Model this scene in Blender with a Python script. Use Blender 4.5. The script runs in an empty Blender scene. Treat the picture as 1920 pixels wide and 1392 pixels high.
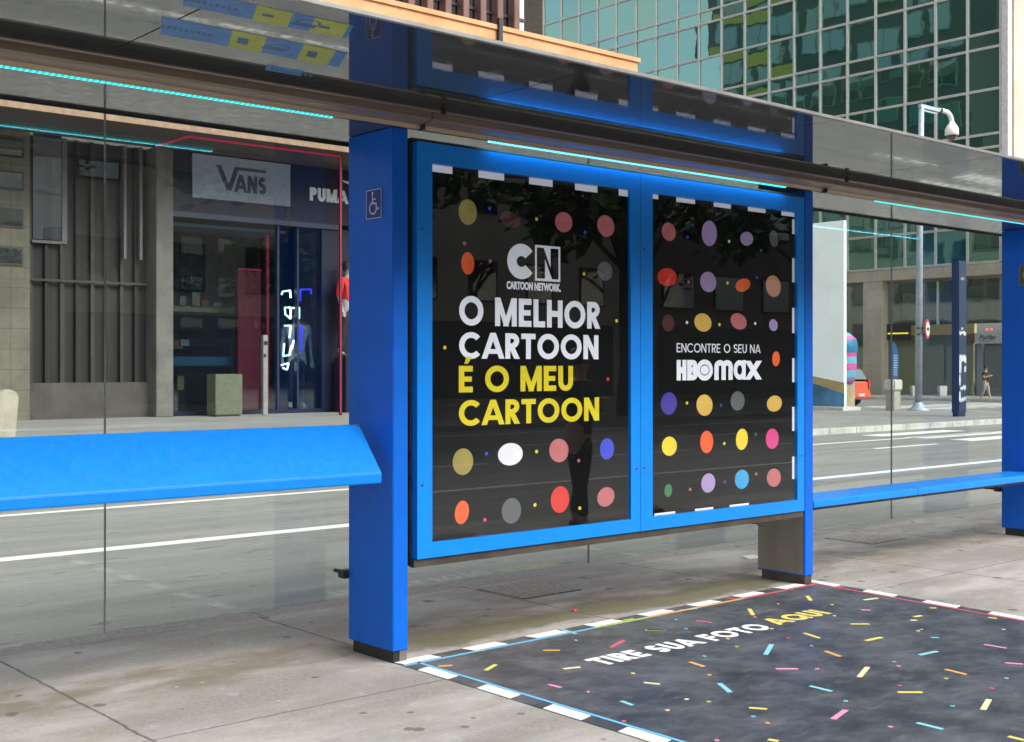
import bpy, bmesh, math, random
from math import sin, cos, pi, radians, sqrt
from mathutils import Vector, Matrix
random.seed(7)
S = bpy.context.scene
COL = S.collection

# ------------------------------------------------------------------ camera, sky, sun, exposure
A = 49.16                      # angle between the view axis and the shelter's long axis
cd = bpy.data.cameras.new('camera'); cam = bpy.data.objects.new('camera', cd); COL.objects.link(cam)
cam.location = (0, 0, 1.6); cam.rotation_euler = (radians(90), 0, radians(A - 90))
cd.sensor_width = 36; cd.lens = 36 * 2325 / 1920; cd.shift_y = -9 / 1920
cd.clip_start = 0.05; cd.clip_end = 2000
S.camera = cam
SUN_EL, SUN_AZ = 44, 166       # degrees; azimuth measured from +Y clockwise
W = bpy.data.worlds.new('World'); S.world = W; W.use_nodes = True
wn = W.node_tree; bg = wn.nodes['Background']
sky = wn.nodes.new('ShaderNodeTexSky'); sky.sky_type = 'NISHITA'; sky.sun_disc = False
sky.sun_elevation = radians(SUN_EL); sky.sun_rotation = radians(SUN_AZ)
sky.air_density = 1.0; sky.dust_density = 4.0; sky.ozone_density = 1.0
hs = wn.nodes.new('ShaderNodeHueSaturation'); hs.inputs['Saturation'].default_value = 0.4
wn.links.new(sky.outputs[0], hs.inputs['Color']); wn.links.new(hs.outputs[0], bg.inputs[0])
bg.inputs[1].default_value = 0.15
sd = bpy.data.lights.new('sun', 'SUN'); sun = bpy.data.objects.new('sun', sd); COL.objects.link(sun)
sd.energy = 1.5; sd.angle = radians(38); sd.color = (1.0, 0.96, 0.9)
az = radians(SUN_AZ); el = radians(SUN_EL)
sv = Vector((sin(az) * cos(el), cos(az) * cos(el), sin(el)))
sun.rotation_euler = sv.to_track_quat('Z', 'Y').to_euler()
S.view_settings.view_transform = 'Standard'; S.view_settings.look = 'None'
S.view_settings.gamma = 1; S.view_settings.use_curve_mapping = False
S.view_settings.exposure = 1.05
try:
    S.cycles.max_bounces = 12; S.cycles.transparent_max_bounces = 24; S.cycles.glossy_bounces = 6
    S.cycles.sample_clamp_indirect = 6; S.cycles.use_denoising = True
except Exception: pass

# ------------------------------------------------------------------ materials
MATS = {}
class NT:
    def __init__(s, name):
        s.m = bpy.data.materials.new(name); s.m.use_nodes = True; s.t = s.m.node_tree
        s.b = s.t.nodes['Principled BSDF']; s.out = s.t.nodes['Material Output']
    def n(s, typ, **kw):
        nd = s.t.nodes.new('ShaderNode' + typ)
        for k, v in kw.items():
            if k in nd.bl_rna.properties: setattr(nd, k, v)
        return nd
    def l(s, a, b): s.t.links.new(a, b)
    def val(s, sock, v):
        if hasattr(v, 'is_output'): s.l(v, sock)
        else: sock.default_value = v
    def math(s, op, a, b=0.0, c=0.0):
        nd = s.n('Math'); nd.operation = op
        s.val(nd.inputs[0], a); s.val(nd.inputs[1], b); s.val(nd.inputs[2], c); return nd.outputs[0]
    def noise(s, scale, detail=4, rough=.55, vec=None, stretch=None):
        nd = s.n('TexNoise'); nd.inputs['Scale'].default_value = scale
        nd.inputs['Detail'].default_value = detail; nd.inputs['Roughness'].default_value = rough
        v = vec or s.pos()
        if stretch:
            mp = s.n('Mapping'); mp.inputs['Scale'].default_value = stretch; s.l(v, mp.inputs['Vector']); v = mp.outputs[0]
        s.l(v, nd.inputs['Vector']); return nd.outputs['Fac']
    def pos(s):
        if not hasattr(s, '_p'): s._p = s.n('NewGeometry').outputs['Position']
        return s._p
    def xyz(s):
        if not hasattr(s, '_x'):
            sx = s.n('SeparateXYZ'); s.l(s.pos(), sx.inputs[0]); s._x = sx.outputs
        return s._x
    def ramp(s, fac, a, b, lo=0., hi=1.):
        nd = s.n('MapRange'); nd.inputs['From Min'].default_value = a; nd.inputs['From Max'].default_value = b
        nd.inputs['To Min'].default_value = lo; nd.inputs['To Max'].default_value = hi
        nd.interpolation_type = 'SMOOTHSTEP'; s.val(nd.inputs['Value'], fac); return nd.outputs[0]
    def mix(s, fac, a, b, blend='MIX'):
        nd = s.n('Mix'); nd.data_type = 'RGBA'; nd.blend_type = blend
        s.val(nd.inputs[0], fac)
        for sock, v in ((nd.inputs[6], a), (nd.inputs[7], b)):
            if hasattr(v, 'is_output'): s.l(v, sock)
            else: sock.default_value = (*v[:3], 1)
        return nd.outputs[2]
    def bump(s, h, strength, dist=.01):
        nd = s.n('Bump'); nd.inputs['Strength'].default_value = strength; nd.inputs['Distance'].default_value = dist
        s.l(h, nd.inputs['Height']); s.l(nd.outputs[0], s.b.inputs['Normal'])

def mat(name, col, rough=.5, metal=0., var=.12, scale=6., bump=0., bscale=60., coat=0., ior=1.5, emit=None, es=0., stretch=None):
    """Principled paint / stone / metal with procedural wear in colour and roughness."""
    if name in MATS: return MATS[name]
    k = NT(name); f = k.noise(scale, 5, .6, stretch=stretch)
    lo = tuple(c * (1 - var) for c in col); hi = tuple(min(1, c * (1 + var)) for c in col)
    k.l(k.mix(k.ramp(f, .3, .7), lo, hi), k.b.inputs['Base Color'])
    k.l(k.ramp(k.noise(scale * 3, 3), .3, .7, max(0, rough - .06), rough + .06), k.b.inputs['Roughness'])
    k.b.inputs['Metallic'].default_value = metal; k.b.inputs['IOR'].default_value = ior
    k.b.inputs['Coat Weight'].default_value = coat; k.b.inputs['Coat Roughness'].default_value = .08
    if bump: k.bump(k.noise(bscale, 4), bump, .004)
    if emit:
        k.b.inputs['Emission Color'].default_value = (*emit, 1); k.b.inputs['Emission Strength'].default_value = es
    MATS[name] = k.m; return k.m

def glass_mat(name, tint, f0=.05, wob=0.):
    """Clear sheet: transparent with a Schlick reflection, so both faces of a pane behave."""
    k = NT(name); geo = k.n('NewGeometry'); dot = k.n('VectorMath'); dot.operation = 'DOT_PRODUCT'
    k.l(geo.outputs['Incoming'], dot.inputs[0]); k.l(geo.outputs['Normal'], dot.inputs[1])
    c = k.math('ABSOLUTE', dot.outputs['Value']); p = k.math('POWER', k.math('SUBTRACT', 1., c), 5.)
    fac = k.math('MULTIPLY_ADD', p, 1 - f0, f0)
    tr = k.n('BsdfTransparent'); tr.inputs[0].default_value = (*tint, 1)
    gl = k.n('BsdfGlossy'); gl.inputs['Roughness'].default_value = .0
    if wob:
        bp = k.n('Bump'); bp.inputs['Strength'].default_value = wob; bp.inputs['Distance'].default_value = .02
        k.l(k.noise(.9, 2), bp.inputs['Height']); k.l(bp.outputs[0], gl.inputs['Normal'])
    mx = k.n('MixShader'); k.l(fac, mx.inputs[0]); k.l(tr.outputs[0], mx.inputs[1]); k.l(gl.outputs[0], mx.inputs[2])
    k.l(mx.outputs[0], k.out.inputs['Surface']); MATS[name] = k.m; return k.m

def mirror_glass_mat(name, tint, dark, amount, wob=.25):
    """Reflective office glazing over a dim room."""
    k = NT(name); gl = k.n('BsdfGlossy'); gl.inputs[0].default_value = (*tint, 1); gl.inputs['Roughness'].default_value = .015
    bp = k.n('Bump'); bp.inputs['Strength'].default_value = wob; bp.inputs['Distance'].default_value = .03
    k.l(k.noise(.55, 2), bp.inputs['Height']); k.l(bp.outputs[0], gl.inputs['Normal'])
    k.b.inputs['Base Color'].default_value = (*dark, 1); k.b.inputs['Roughness'].default_value = .2
    mx = k.n('MixShader'); mx.inputs[0].default_value = amount
    k.l(k.b.outputs[0], mx.inputs[1]); k.l(gl.outputs[0], mx.inputs[2]); k.l(mx.outputs[0], k.out.inputs['Surface'])
    MATS[name] = k.m; return k.m

def led_mat(name, ca, cb, strength, axis=0, x0=0., x1=1.):
    """Row of small diodes in a diffusing strip; colour runs along the strip."""
    k = NT(name); x = k.xyz()[axis]
    d = k.math('ABSOLUTE', k.math('SUBTRACT', k.math('FRACT', k.math('MULTIPLY', x, 1 / .028)), .5))
    dots = k.ramp(d, .42, .15, .35, 1.5)
    c = k.mix(k.ramp(x, x0, x1), ca, cb)
    k.l(c, k.b.inputs['Emission Color']); k.l(k.math('MULTIPLY', dots, strength), k.b.inputs['Emission Strength'])
    k.b.inputs['Base Color'].default_value = (.1, .3, .3, 1); MATS[name] = k.m; return k.m

def concrete_platform():
    k = NT('platform_concrete'); x, y, z = k.xyz()
    big = k.noise(.8, 6, .62, stretch=(.55, 1.5, 1)); mid = k.noise(3.2, 6, .65, stretch=(.7, 1.4, 1)); fine = k.noise(40, 4, .6)
    c = k.mix(k.ramp(big, .35, .65), (.205, .19, .172), (.40, .378, .355))
    c = k.mix(k.ramp(mid, .42, .66, 0, .6), c, (.22, .185, .14))
    c = k.mix(k.ramp(k.noise(1.7, 7, .7), .52, .68, 0, .6), c, (.17, .15, .135)); c = k.mix(k.ramp(k.noise(7, 6, .75), .55, .72, 0, .45), c, (.50, .48, .46)); c = k.mix(k.ramp(fine, .3, .75, 0, .3), c, (.42, .405, .385))
    # dirt line under the roof's drip edge, running the length of the platform
    wob = k.noise(2.2, 5, .6)
    yb = k.math('ADD', y, k.math('MULTIPLY', k.math('SUBTRACT', wob, .5), .5))
    band = k.math('MULTIPLY', k.ramp(yb, 5.62, 5.85), k.ramp(yb, 6.36, 6.1))
    c = k.mix(k.math('MULTIPLY', band, k.ramp(mid, .3, .65, .1, .75)), c, (.14, .115, .075))
    inner = k.math('MULTIPLY', k.ramp(x, 3.6, 4.4), k.ramp(x, 8.2, 7.3))
    moss = k.math('MULTIPLY', k.math('MULTIPLY', k.ramp(yb, 5.55, 5.65), k.ramp(yb, 6.1, 5.85)), inner)
    c = k.mix(k.math('MULTIPLY', moss, .8), c, (.075, .075, .028))
    # trodden gum and oil spots
    vo = k.n('TexVoronoi'); vo.inputs['Scale'].default_value = 5.5
    mp = k.n('Mapping'); mp.inputs['Scale'].default_value = (1, 1, 0); k.l(k.pos(), mp.inputs[0]); k.l(mp.outputs[0], vo.inputs['Vector'])
    wn_ = k.n('SeparateColor'); k.l(vo.outputs['Color'], wn_.inputs[0])
    rad = k.math('MULTIPLY', k.math('POWER', wn_.outputs[0], 1.7), .21)
    dd = k.math('ADD', vo.outputs['Distance'], k.math('MULTIPLY', k.math('SUBTRACT', k.noise(30, 2), .5), .05))
    spot = k.ramp(k.math('SUBTRACT', dd, rad), .012, -.012)
    c = k.mix(k.math('MULTIPLY', spot, .75), c, (.085, .075, .068))
    vo2 = k.n('TexVoronoi'); vo2.inputs['Scale'].default_value = 9.; k.l(mp.outputs[0], vo2.inputs['Vector'])
    sc2 = k.n('SeparateColor'); k.l(vo2.outputs['Color'], sc2.inputs[0])
    pale = k.ramp(k.math('SUBTRACT', vo2.outputs['Distance'], k.math('MULTIPLY', k.math('POWER', sc2.outputs[1], 6.), .11)), .01, -.02)
    c = k.mix(k.math('MULTIPLY', pale, .6), c, (.55, .54, .52))
    # saw-cut joints
    wj = k.math('MULTIPLY', k.math('SUBTRACT', k.noise(9, 3), .5), .03)
    jx = k.math('ABSOLUTE', k.math('SUBTRACT', k.math('FRACT', k.math('MULTIPLY_ADD', k.math('ADD', x, wj), 1 / 1.65, -2.3 / 1.65 + .5)), .5))
    jy = k.math('ABSOLUTE', k.math('SUBTRACT', k.math('FRACT', k.math('MULTIPLY_ADD', k.math('ADD', y, wj), 1 / 2.0, -5.02 / 2.0 + .5)), .5))
    line = k.math('MAXIMUM', k.ramp(jx, .0065, .003), k.ramp(jy, .005, .002, 0, .8))
    c = k.mix(k.math('MULTIPLY', line, .8), c, (.06, .052, .045))
    grit = k.noise(120, 3, .7); c = k.mix(k.ramp(grit, .5, .8, 0, .45), c, (.13, .12, .11)); c = k.mix(k.ramp(grit, .42, .2, 0, .35), c, (.52, .51, .49))
    k.l(c, k.b.inputs['Base Color']); k.b.inputs['Roughness'].default_value = .8
    h = k.math('SUBTRACT', k.math('MULTIPLY', fine, .4), k.math('MULTIPLY', line, 1.5)); k.bump(h, .35, .004)
    return k.m

def asphalt():
    k = NT('asphalt'); fine = k.noise(55, 4, .7); st = k.noise(.9, 5, .6, stretch=(.25, 2.2, 1)); sp = k.noise(2.4, 6, .7, stretch=(.45, 2.5, 1))
    c = k.mix(k.ramp(st, .3, .7), (.165, .163, .155), (.245, .241, .229))
    c = k.mix(k.ramp(sp, .58, .70, 0, .6), c, (.11, .11, .108)); fl = k.noise(4.5, 3, .6, stretch=(.6, 2., 1)); c = k.mix(k.ramp(fl, .63, .68, 0, .75), c, (.065, .065, .065)); gr = k.noise(22, 5, .8); c = k.mix(k.ramp(gr, .55, .75, 0, .5), c, (.33, .325, .31)); c = k.mix(k.ramp(gr, .45, .28, 0, .5), c, (.08, .08, .08)); c = k.mix(k.ramp(k.noise(5, 5, .7), .6, .75, 0, .35), c, (.36, .35, .33))
    c = k.mix(k.ramp(fine, .45, .8, 0, .5), c, (.36, .355, .34)); c = k.mix(k.ramp(fine, .42, .2, 0, .5), c, (.09, .09, .09))
    k.l(c, k.b.inputs['Base Color']); k.b.inputs['Roughness'].default_value = .75; k.bump(fine, .5, .006); return k.m

def paving():
    k = NT('paving_slabs'); x, y, z = k.xyz(); f = k.noise(1.1, 6, .65, stretch=(.4, 1.3, 1)); g = k.noise(30, 4)
    c = k.mix(k.ramp(f, .35, .65), (.20, .195, .185), (.29, .28, .268)); c = k.mix(k.ramp(g, .4, .8, 0, .35), c, (.2, .19, .18))
    jx = k.math('ABSOLUTE', k.math('SUBTRACT', k.math('FRACT', k.math('MULTIPLY', x, .5)), .5))
    jy = k.math('ABSOLUTE', k.math('SUBTRACT', k.math('FRACT', k.math('MULTIPLY', y, .5)), .5))
    c = k.mix(k.math('MULTIPLY', k.math('MAXIMUM', k.ramp(jx, .008, .004), k.ramp(jy, .008, .004)), .5), c, (.14, .13, .12))
    k.l(c, k.b.inputs['Base Color']); k.b.inputs['Roughness'].default_value = .8; k.bump(g, .3, .005); return k.m

def worn_paint(name, col, wear=.25):
    k = NT(name); f = k.noise(14, 6, .75, stretch=(.5, 2, 1))
    c = k.mix(k.ramp(f, .62, .8, 0, wear * 2), col, (.26, .26, .25))
    k.l(c, k.b.inputs['Base Color']); k.b.inputs['Roughness'].default_value = .65; return k.m

def mat_floor():
    k = NT('floor_vinyl'); f = k.noise(2.4, 7, .72); g = k.noise(9, 6, .75, stretch=(.6, 1.6, 1))
    c = k.mix(k.ramp(f, .35, .68), (.026, .030, .038), (.095, .10, .115)); c = k.mix(k.ramp(g, .52, .75, 0, .45), c, (.19, .195, .21))
    k.l(c, k.b.inputs['Base Color']); k.l(k.ramp(g, .3, .7, .3, .55), k.b.inputs['Roughness']); k.bump(g, .12, .003); return k.m

def stone(name, a, b, sc=1.2, joint=None):
    k = NT(name); f = k.noise(sc, 6, .65); g = k.noise(sc * 7, 5, .7, stretch=(1, 1, .35))
    c = k.mix(k.ramp(f, .3, .7), a, b); c = k.mix(k.ramp(g, .5, .78, 0, .4), c, tuple(v * .55 for v in a))
    if joint:
        x, y, z = k.xyz()
        js = None
        for ax, st in joint:
            d = k.math('ABSOLUTE', k.math('SUBTRACT', k.math('FRACT', k.math('MULTIPLY', k.xyz()[ax], 1 / st)), .5))
            r = k.ramp(d, .012 / st, .006 / st); js = r if js is None else k.math('MAXIMUM', js, r)
        c = k.mix(k.math('MULTIPLY', js, .6), c, tuple(v * .3 for v in a))
    k.l(c, k.b.inputs['Base Color']); k.b.inputs['Roughness'].default_value = .8; k.bump(g, .15, .01); MATS[name] = k.m; return k.m

def foliage(name, a, b):
    k = NT(name); f = k.noise(1.6, 4); g = k.noise(9, 3)
    c = k.mix(k.ramp(f, .35, .65), a, b); c = k.mix(k.ramp(g, .45, .8, 0, .5), c, tuple(v * 1.5 for v in b))
    k.l(c, k.b.inputs['Base Color']); k.b.inputs['Roughness'].default_value = .55
    MATS[name] = k.m; return k.m

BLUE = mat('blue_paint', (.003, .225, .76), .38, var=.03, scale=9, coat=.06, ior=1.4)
BLUE_SHADED = mat('blue_paint_shaded', (.003, .122, .60), .45, var=.05, scale=5, coat=.0, ior=1.33)  # same paint as the frames, darkened for the pillars' shaded sides
STEEL = mat('brushed_steel', (.30, .27, .235), .38, .75, var=.15, scale=5, stretch=(1, 1, .15))
STEEL_DK = mat('dark_steel', (.10, .085, .07), .45, .5, var=.25, scale=7)
BLACK = mat('black_rubber', (.016, .016, .018), .5)
BRONZE = mat('anodised_bronze', (.36, .27, .185), .36, .55, var=.12, scale=2, stretch=(.2, 3, 3))
BRONZE_DK = mat('bronze_recess', (.13, .11, .115), .4, .4, var=.15, scale=2, stretch=(.2, 3, 3))
GREYTRIM = mat('grey_trim', (.30, .30, .29), .4, .4, var=.15)
SOFFIT = mat('soffit_glass', (.05, .052, .052), .015, var=.1, ior=2.6)
GLASS = glass_mat('shelter_glass', (.885, .925, .905), .065)
COVER = glass_mat('cover_glass', (.98, .99, .99), .055)
JOINT = mat('glass_joint', (.22, .22, .22), .35, .6)
POSTER = mat('poster_black', (.005, .0055, .006), .9, var=.2, scale=2, ior=1.2)
PWHITE = mat('print_white', (.72, .73, .80), .8, var=.03, emit=(.82, .84, .95), es=.13)
PYEL = mat('print_yellow', (.72, .60, .012), .8, var=.04, emit=(.72, .60, .012), es=.05)   # the case is lit from behind
PLAT, ASPH, PAVE = concrete_platform(), asphalt(), paving()
LINE = worn_paint('line_paint', (.74, .73, .68), .2)
VINYL = mat_floor()
KERB = stone('kerb_granite', (.40, .39, .365), (.66, .65, .62), 2.2)

# ------------------------------------------------------------------ mesh building
class MB:
    def __init__(s): s.v = []; s.f = []; s.mi = []; s.m = 0; s.sm = []
    def face(s, pts, smooth=False):
        i = len(s.v); s.v += [tuple(p) for p in pts]; s.f.append(tuple(range(i, i + len(pts)))); s.mi.append(s.m); s.sm.append(smooth); return s
    def idx(s, pts, faces, smooth=False):
        i = len(s.v); s.v += [tuple(p) for p in pts]
        for f in faces: s.f.append(tuple(i + a for a in f)); s.mi.append(s.m); s.sm.append(smooth)
        return s
    def box(s, x0, x1, y0, y1, z0, z1):
        p = [(x0, y0, z0), (x1, y0, z0), (x1, y1, z0), (x0, y1, z0), (x0, y0, z1), (x1, y0, z1), (x1, y1, z1), (x0, y1, z1)]
        return s.idx(p, [(0, 3, 2, 1), (4, 5, 6, 7), (0, 1, 5, 4), (1, 2, 6, 5), (2, 3, 7, 6), (3, 0, 4, 7)])
    def prism(s, poly, o, ux, uy, un, d0, d1):
        """2D outline on the plane (o, ux, uy) pushed from d0 to d1 along un."""
        o, ux, uy, un = map(Vector, (o, ux, uy, un)); n = len(poly)
        if sum(poly[i][0] * poly[(i + 1) % n][1] - poly[(i + 1) % n][0] * poly[i][1] for i in range(n)) < 0: poly = poly[::-1]
        if ux.cross(uy).dot(un) < 0: poly = poly[::-1]
        a = [o + ux * x + uy * y + un * d0 for x, y in poly]; b = [o + ux * x + uy * y + un * d1 for x, y in poly]
        return s.idx(a + b, [tuple(range(n))[::-1], tuple(range(n, 2 * n))] + [(i, (i + 1) % n, n + (i + 1) % n, n + i) for i in range(n)])
    def extx(s, prof, x0, x1): return s.prism(prof, (x0, 0, 0), (0, 1, 0), (0, 0, 1), (1, 0, 0), 0, x1 - x0)
    def tube(s, pts, r, n=10, caps=True, smooth=True):
        pts = [Vector(p) for p in pts]; rs = r if isinstance(r, (list, tuple)) else [r] * len(pts)
        rings = []
        for i, p in enumerate(pts):
            d = (pts[min(i + 1, len(pts) - 1)] - pts[max(i - 1, 0)]).normalized()
            a = d.cross(Vector((0, 0, 1)) if abs(d.z) < .9 else Vector((1, 0, 0))).normalized(); b = d.cross(a)
            rings.append([p + (a * cos(2 * pi * k / n) + b * sin(2 * pi * k / n)) * rs[i] for k in range(n)])
        fs = [(i * n + k, i * n + (k + 1) % n, (i + 1) * n + (k + 1) % n, (i + 1) * n + k) for i in range(len(pts) - 1) for k in range(n)]
        s.idx([q for rg in rings for q in rg], [f[::-1] for f in fs], smooth)
        if caps: s.face(rings[0]); s.face(rings[-1][::-1])
        return s
    def lathe(s, prof, c, n=20, axis=Vector((0, 0, 1)), smooth=True):
        axis = Vector(axis).normalized(); a = axis.orthogonal().normalized(); b = axis.cross(a); c = Vector(c)
        rings = [[c + axis * h + (a * cos(2 * pi * k / n) + b * sin(2 * pi * k / n)) * r for k in range(n)] for r, h in prof]
        fs = [(i * n + k, i * n + (k + 1) % n, (i + 1) * n + (k + 1) % n, (i + 1) * n + k) for i in range(len(prof) - 1) for k in range(n)]
        return s.idx([q for rg in rings for q in rg], fs, smooth)
    def build(s, name, mats, parent=None, root=None, bevel=0., loc=None):
        """Vertices are given in world space; they are stored relative to the thing's base point."""
        if not isinstance(mats, (list, tuple)): mats = [mats]
        o0 = Vector(loc) if loc is not None else (world_of(parent) if parent else Vector((0, 0, 0)))
        me = bpy.data.meshes.new(name); me.from_pydata([Vector(p) - o0 for p in s.v], [], s.f)
        for m in mats: me.materials.append(m)
        for p, i, sm in zip(me.polygons, s.mi, s.sm): p.material_index = i; p.use_smooth = sm
        bm = bmesh.new(); bm.from_mesh(me); bmesh.ops.remove_doubles(bm, verts=bm.verts, dist=1e-5)
        if bevel:
            ed = [e for e in bm.edges if len(e.link_faces) == 2 and e.calc_face_angle(0) > .6]
            bmesh.ops.bevel(bm, geom=ed, offset=bevel, segments=2, affect='EDGES', clamp_overlap=True)
        bm.to_mesh(me); bm.free()
        o = bpy.data.objects.new(name, me); COL.objects.link(o)
        if parent: o.parent = parent
        elif loc is not None: o.location = loc
        return o
def world_of(o):
    v = Vector((0, 0, 0))
    while o: v = v + o.location; o = o.parent
    return v
def tag(o, label, cat, group=None):
    o['label'] = label; o['category'] = cat
    if group: o['group'] = group
    return o
def thing(name, loc, label, cat, group=None):
    o = bpy.data.objects.new(name, None); COL.objects.link(o); o.location = loc; o.empty_display_size = .2
    return tag(o, label, cat, group)
def struct(o): o['kind'] = 'structure'; return o
def copy_tree(o, parent=None):
    c = o.copy(); COL.objects.link(c)
    if parent: c.parent = parent
    for ch in list(o.children): copy_tree(ch, c)
    return c
def ellipse(cx, cy, rx, ry, n=24, rot=0):
    return [(cx + rx * cos(t) * cos(rot) - ry * sin(t) * sin(rot), cy + rx * cos(t) * sin(rot) + ry * sin(t) * cos(rot)) for t in [2 * pi * i / n for i in range(n)]]

# ------------------------------------------------------------------ geometric sans lettering (drawn as strokes)
def clip(poly, lo=0., hi=1.):
    for lim, sg in ((lo, 1), (hi, -1)):
        out = []
        for i, p in enumerate(poly):
            q = poly[(i + 1) % len(poly)]; a = (p[1] - lim) * sg; b = (q[1] - lim) * sg
            if a >= 0: out.append(p)
            if (a >= 0) != (b >= 0):
                t = a / (a - b); out.append((p[0] + (q[0] - p[0]) * t, p[1] + (q[1] - p[1]) * t))
        poly = out
        if not poly: break
    return poly
def seg(x0, y0, x1, y1, w, hi=1.):
    dx, dy = x1 - x0, y1 - y0; L = sqrt(dx * dx + dy * dy); nx, ny = -dy / L * w / 2, dx / L * w / 2; ex, ey = (dx / L * w, dy / L * w) if abs(dx) > 1e-6 and abs(dy) > 1e-6 else (0, 0)
    return [clip([(x0 - ex + nx, y0 - ey + ny), (x0 - ex - nx, y0 - ey - ny), (x1 + ex - nx, y1 + ey - ny), (x1 + ex + nx, y1 + ey + ny)], 0, hi)]
def rect(x0, y0, x1, y1): return [[(x0, y0), (x1, y0), (x1, y1), (x0, y1)]]
def arc(cx, cy, rx, ry, a0, a1, w):
    n = max(6, int(abs(a1 - a0) / 9)); out = []
    for i in range(n):
        t0, t1 = radians(a0 + (a1 - a0) * i / n), radians(a0 + (a1 - a0) * (i + 1) / n)
        out.append([(cx + rx * cos(t0), cy + ry * sin(t0)), (cx + rx * cos(t1), cy + ry * sin(t1)),
                    (cx + (rx - w) * cos(t1), cy + (ry - w) * sin(t1)), (cx + (rx - w) * cos(t0), cy + (ry - w) * sin(t0))])
    return out
def glyph(c, w):
    """Outline pieces and advance width of a letter with cap height 1 and stroke w."""
    if c == ' ': return [], .32
    if c in 'OQ':
        p = arc(.5, .5, .5, .51, 0, 360, w)
        if c == 'Q': p += [[(.56, .34), (.72, .44), (1.06, .06), (.90, -.05)]]
        return p, 1.0
    if c == 'C': return arc(.5, .5, .5, .51, 42, 318, w), .9
    if c == 'U': return rect(0, .36, w, 1) + rect(.68 - w, .36, .68, 1) + arc(.34, .36, .34, .37, 180, 360, w), .68
    if c == 'S':
        r = (1 + w) / 4
        return arc(.31, 1 - r, .30, r, 25, 270, w) + arc(.31, r, .31, r, 90, -155, w), .62
    if c in 'EF\u00c9':
        p = rect(0, 0, w, 1) + rect(w, 1 - w, .56, 1) + rect(w, .5 - w * .45, .52, .5 + w * .45)
        if c != 'F': p += rect(w, 0, .56, w)
        if c == '\u00c9': p += [[(.22, 1.08), (.36, 1.08), (.52, 1.34), (.30, 1.34)]]
        return p, .57
    if c == 'L': return rect(0, 0, w, 1) + rect(w, 0, .52, w), .52
    if c == 'I': return rect(0, 0, w, 1), w
    if c == 'T': return rect(0, 1 - w, .64, 1) + rect(.32 - w / 2, 0, .32 + w / 2, 1 - w), .64
    if c == 'H': return rect(0, 0, w, 1) + rect(.72 - w, 0, .72, 1) + rect(w, .5 - w / 2, .72 - w, .5 + w / 2), .72
    if c == 'A': return seg(.06, 0, .44, 1, w) + seg(.82, 0, .44, 1, w) + rect(.26, .19, .62, .19 + w * .85), .88
    if c == 'M': return rect(0, 0, w, 1) + rect(.94 - w, 0, .94, 1) + seg(w * .55, 1, .47, .06, w * .92) + seg(.94 - w * .55, 1, .47, .06, w * .92), .94
    if c == 'N': return rect(0, 0, w, 1) + rect(.74 - w, 0, .74, 1) + seg(w * .5, 1, .74 - w * .5, 0, w), .74
    if c in 'RPB':
        r = .29
        p = rect(0, 0, w, 1) + rect(w, 1 - w, .32, 1) + rect(w, .42, .32, .42 + w * .85) + arc(.32, .71, .29, .29, -90, 90, w)
        if c == 'R': p += seg(.30, .42, .52, 0, w * 1.02, .43)
        if c == 'B': p += rect(w, 0, .32, w) + arc(.32, .29, .31, .29, -90, 90, w)
        return p, .62
    if c == 'K': return rect(0, 0, w, 1) + seg(w, .42, .56, 1, w) + seg(.26, .55, .60, 0, w), .66
    if c == 'V': return seg(.06, 1, .42, 0, w) + seg(.78, 1, .42, 0, w), .84
    if c == 'W': return seg(.06, 1, .32, 0, w * .9) + seg(.58, 1, .32, 0, w * .9) + seg(.58, 1, .84, 0, w * .9) + seg(1.1, 1, .84, 0, w * .9), 1.16
    if c == 'X': return seg(.06, 0, .62, 1, w) + seg(.62, 0, .06, 1, w), .68
    if c == 'm': return rect(0, 0, w, .68) + arc(.36, .66, .36, .34, 0, 180, w) + rect(.72 - w, 0, .72, .66) + arc(.72 - w + .36, .66, .36, .34, 0, 180, w) + rect(1.44 - 2 * w, 0, 1.44 - w, .66), 1.44 - w
    if c == 'a': return arc(.42, .5, .42, .5, 0, 360, w) + rect(.84 - w * .9, 0, .84, 1), .86
    return rect(0, 0, .3, .3), .3
def lettering(mb, text, o, ux, uy, un, width, height, w=.2, gap=.09, d=.001, hi=False):
    x = 0; gl = []
    for c in text:
        p, a = glyph(c, w); gl.append((p, x)); x += a + gap
    x -= gap; sx, sy = width / x, height; k = 0
    for p, gx in gl:
        for poly in p:
            if len(poly) < 3: continue
            mb.prism([((gx + a) * sx, b * sy) for a, b in poly], o, ux, uy, un, 0, d + (k % 7) * d * .12); k += 1
def font_mesh(name, text, size, m, parent, o, ux, uy, un, bold=0., shear=0., width=None, ext=.002):
    cu = bpy.data.curves.new(name, 'FONT'); cu.body = text; cu.size = size; cu.offset = bold; cu.shear = shear; cu.extrude = ext; cu.align_x = 'LEFT'
    tmp = bpy.data.objects.new('tmp', cu); COL.objects.link(tmp)
    me = bpy.data.meshes.new_from_object(tmp.evaluated_get(bpy.context.evaluated_depsgraph_get()))
    bpy.data.objects.remove(tmp); me.name = name
    xs = [v.co.x for v in me.vertices]; sx = (width / (max(xs) - min(xs))) if width else 1; x0 = min(xs)
    o, ux, uy, un = map(Vector, (o, ux, uy, un)); w0 = world_of(parent) if parent else Vector((0, 0, 0))
    for v in me.vertices:
        c = v.co.copy(); v.co = o + ux * (c.x - x0) * sx + uy * c.y + un * (c.z + ext) - w0
    me.materials.clear(); me.materials.append(m)
    ob = bpy.data.objects.new(name, me); COL.objects.link(ob); ob.parent = parent; return ob

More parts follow.
